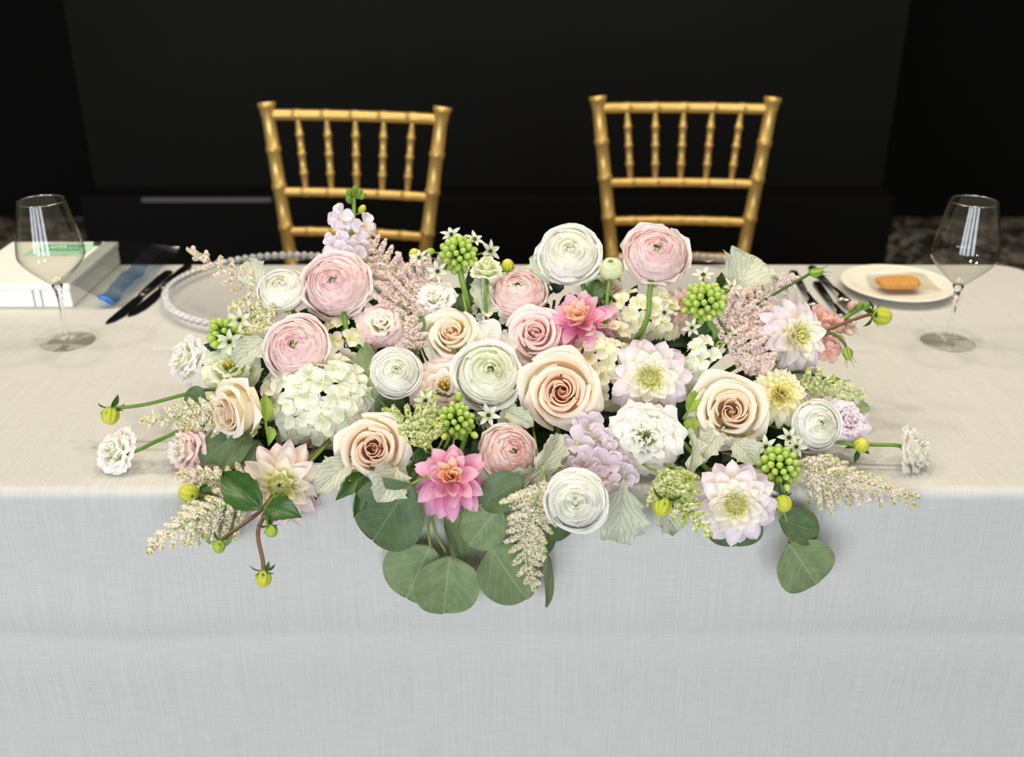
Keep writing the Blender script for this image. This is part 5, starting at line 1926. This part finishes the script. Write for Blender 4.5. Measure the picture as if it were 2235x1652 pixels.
DM = (DUSTY(),)
dm = lambda label, leaf, yabs=None, st=None: branch('dusty_miller_leaf', label, 'dusty miller', 'grey dusty miller leaves', [leaf], [st or [leaf[0], (leaf[0][0] * 1.12 - leaf[1][0] * .12, leaf[0][1] * 1.12 - leaf[1][1] * .12)]], DM, 'dusty', yabs, DM[0], .0016)
dm('grey felted leaf standing up behind the white ranunculus by the charger', ((570, 655), (545, 568), .65, (-.2, .2), 1, 0, .006))
dm('broad grey-green leaf beside the two white stars', ((588, 738), (512, 795), .80, (-.2, .3), 2, 0, -.002))
dm('cream-grey lobed leaf under the peach rose', ((868, 1018), (826, 1094), 1.15, (0, -.1), 3, 0, -.018))
dm('curled grey leaf between the pale pink dahlia and the peach rose', ((775, 1000), (690, 1075), .75, (-.2, .3), 4, 0, .0))
dm('large silvery leaf with pale veins hanging beside the white ranunculus', ((1362, 1045), (1346, 1184), .85, (.05, 0), 5, 0, -.010, -.0), -.018)
dm('grey-green lobed leaf hanging below the yellow-green astilbe', ((1415, 1085), (1478, 1162), .65, (.3, 0), 6), -.016)
dm('curled grey leaf edge beside the salmon ranunculus', ((1160, 1042), (1222, 948), .55, (.6, .1), 7, 0, -.022))
dm('grey leaf cupping the salmon ranunculus from below', ((1175, 1020), (1072, 1062), .50, (.0, -.4), 8, 0, -.014))
dm('grey-blue leaf under the large cream rose', ((1600, 960), (1652, 1015), .95, (.2, .1), 9, 0, -.002))
dm('dark grey leaf between the lisianthus and the hanging dahlia', ((1575, 940), (1525, 1010), .70, (-.2, .2), 10, 0, .006))
dm('wide frosted leaf at the back in front of the beaded charger', ((1590, 650), (1650, 560), 1.05, (.1, .2), 11, 0, .012))
dm('grey leaf behind the tall white ranunculus', ((1200, 625), (1165, 560), .65, (-.2, .3), 12, 0, .012))
dm('pale grey leaf under the pale green lisianthus cup', ((1055, 690), (1048, 600), .55, (0, .2), 13, 0, .012))
dm('pale grey leaf behind the dusty pink astilbe', ((828, 650), (825, 555), .55, (0, .3), 14, 0, .016))
dm('grey leaf beneath the white hydrangea cluster and peach rose', ((1100, 895), (1165, 928), .70, (.2, .0), 15, 0, -.006))
dm('upright grey leaf edge beside the ruffled lisianthus', ((1500, 1050), (1502, 935), .40, (.9, 0), 16, 0, -.006))
dm('grey leaf beside the salmon ranunculus and mauve stock', ((1200, 1040), (1228, 985), .6, (-.3, .2), 17, 0, -.004))
dm('grey leaf half under the mauve stock', ((1240, 1000), (1195, 1060), .6, (-.3, .0), 18, 0, .0))
dm('grey leaf low beside the green bud spike', ((1780, 1000), (1840, 1015), .6, (.2, .4), 19, 0, .012))

GM = (GREEN(), leaf_mat('bright_leaf', '#7f9a34', '#97b048', '#b3c66a', .5, 6, .2, .45, .35))
dl = lambda label, leaves, yabs=None, st=None: branch('dahlia_leaf', label, 'leaf', 'green dahlia leaves', leaves, st or [[leaves[0][0], (leaves[0][0][0] * 1.3 - leaves[0][1][0] * .3, leaves[0][0][1] * 1.3 - leaves[0][1][1] * .3)]], GM, 'ovate', yabs, stem_m, .0016)
dl('pair of glossy pointed green leaves beside the pale pink dahlia', [((572, 1110), (487, 1032), .62, (-.3, .1), 1, 0, -.024), ((580, 1108), (660, 1130), .78, (.2, .3), 2, 0, -.026)], None, [[(578, 1110, -.022), (600, 1080, -.01)]])
dl('dark toothed green leaf between the pale pink dahlia and the peach rose', [((795, 1035), (732, 1092), .5, (0, .1), 3, 0, .0), ((800, 1040), (770, 1130), .4, (.3, 0), 1, 0, .0), ((770, 1000), (700, 1018), .45, (0, .4), 2, 1, .002)])
dl('green leaves under the rose pink astilbe', [((1640, 740), (1580, 775), .7, (0, .4), 1, 0, .006), ((1650, 760), (1690, 790), .7, (0, .4), 2, 0, .004), ((1610, 760), (1640, 790), .7, (0, .3), 3, 1, .006)])
dl('small dark green leaf below the tall white ranunculus', [((1290, 670), (1305, 610), .7, (0, .3), 1, 0, .01), ((1340, 700), (1310, 640), .6, (0, .3), 2, 0, .02)])
dl('yellow-green leaf between the dahlia and the large cream rose', [((1500, 900), (1530, 850), .6, (.2, .1), 1, 1, .002), ((1510, 910), (1505, 960), .6, (0, .1), 2, 1, .006)])
dl('green leaves beside the drooping pink dahlia', [((900, 1010), (940, 975), .6, (0, .2), 1, 0, .0), ((905, 1010), (900, 1060), .6, (0, .2), 2, 0, .004)])
dl('dark green leaf at the back beside the beaded charger', [((1565, 640), (1610, 590), .55, (0, .4), 3, 0, .02)])
dl('yellow-green leaf between the ivory rose and the hydrangea', [((580, 920), (575, 860), .5, (.4, .1), 1, 1, .0), ((590, 930), (585, 975), .5, (.3, .1), 2, 1, .0)])
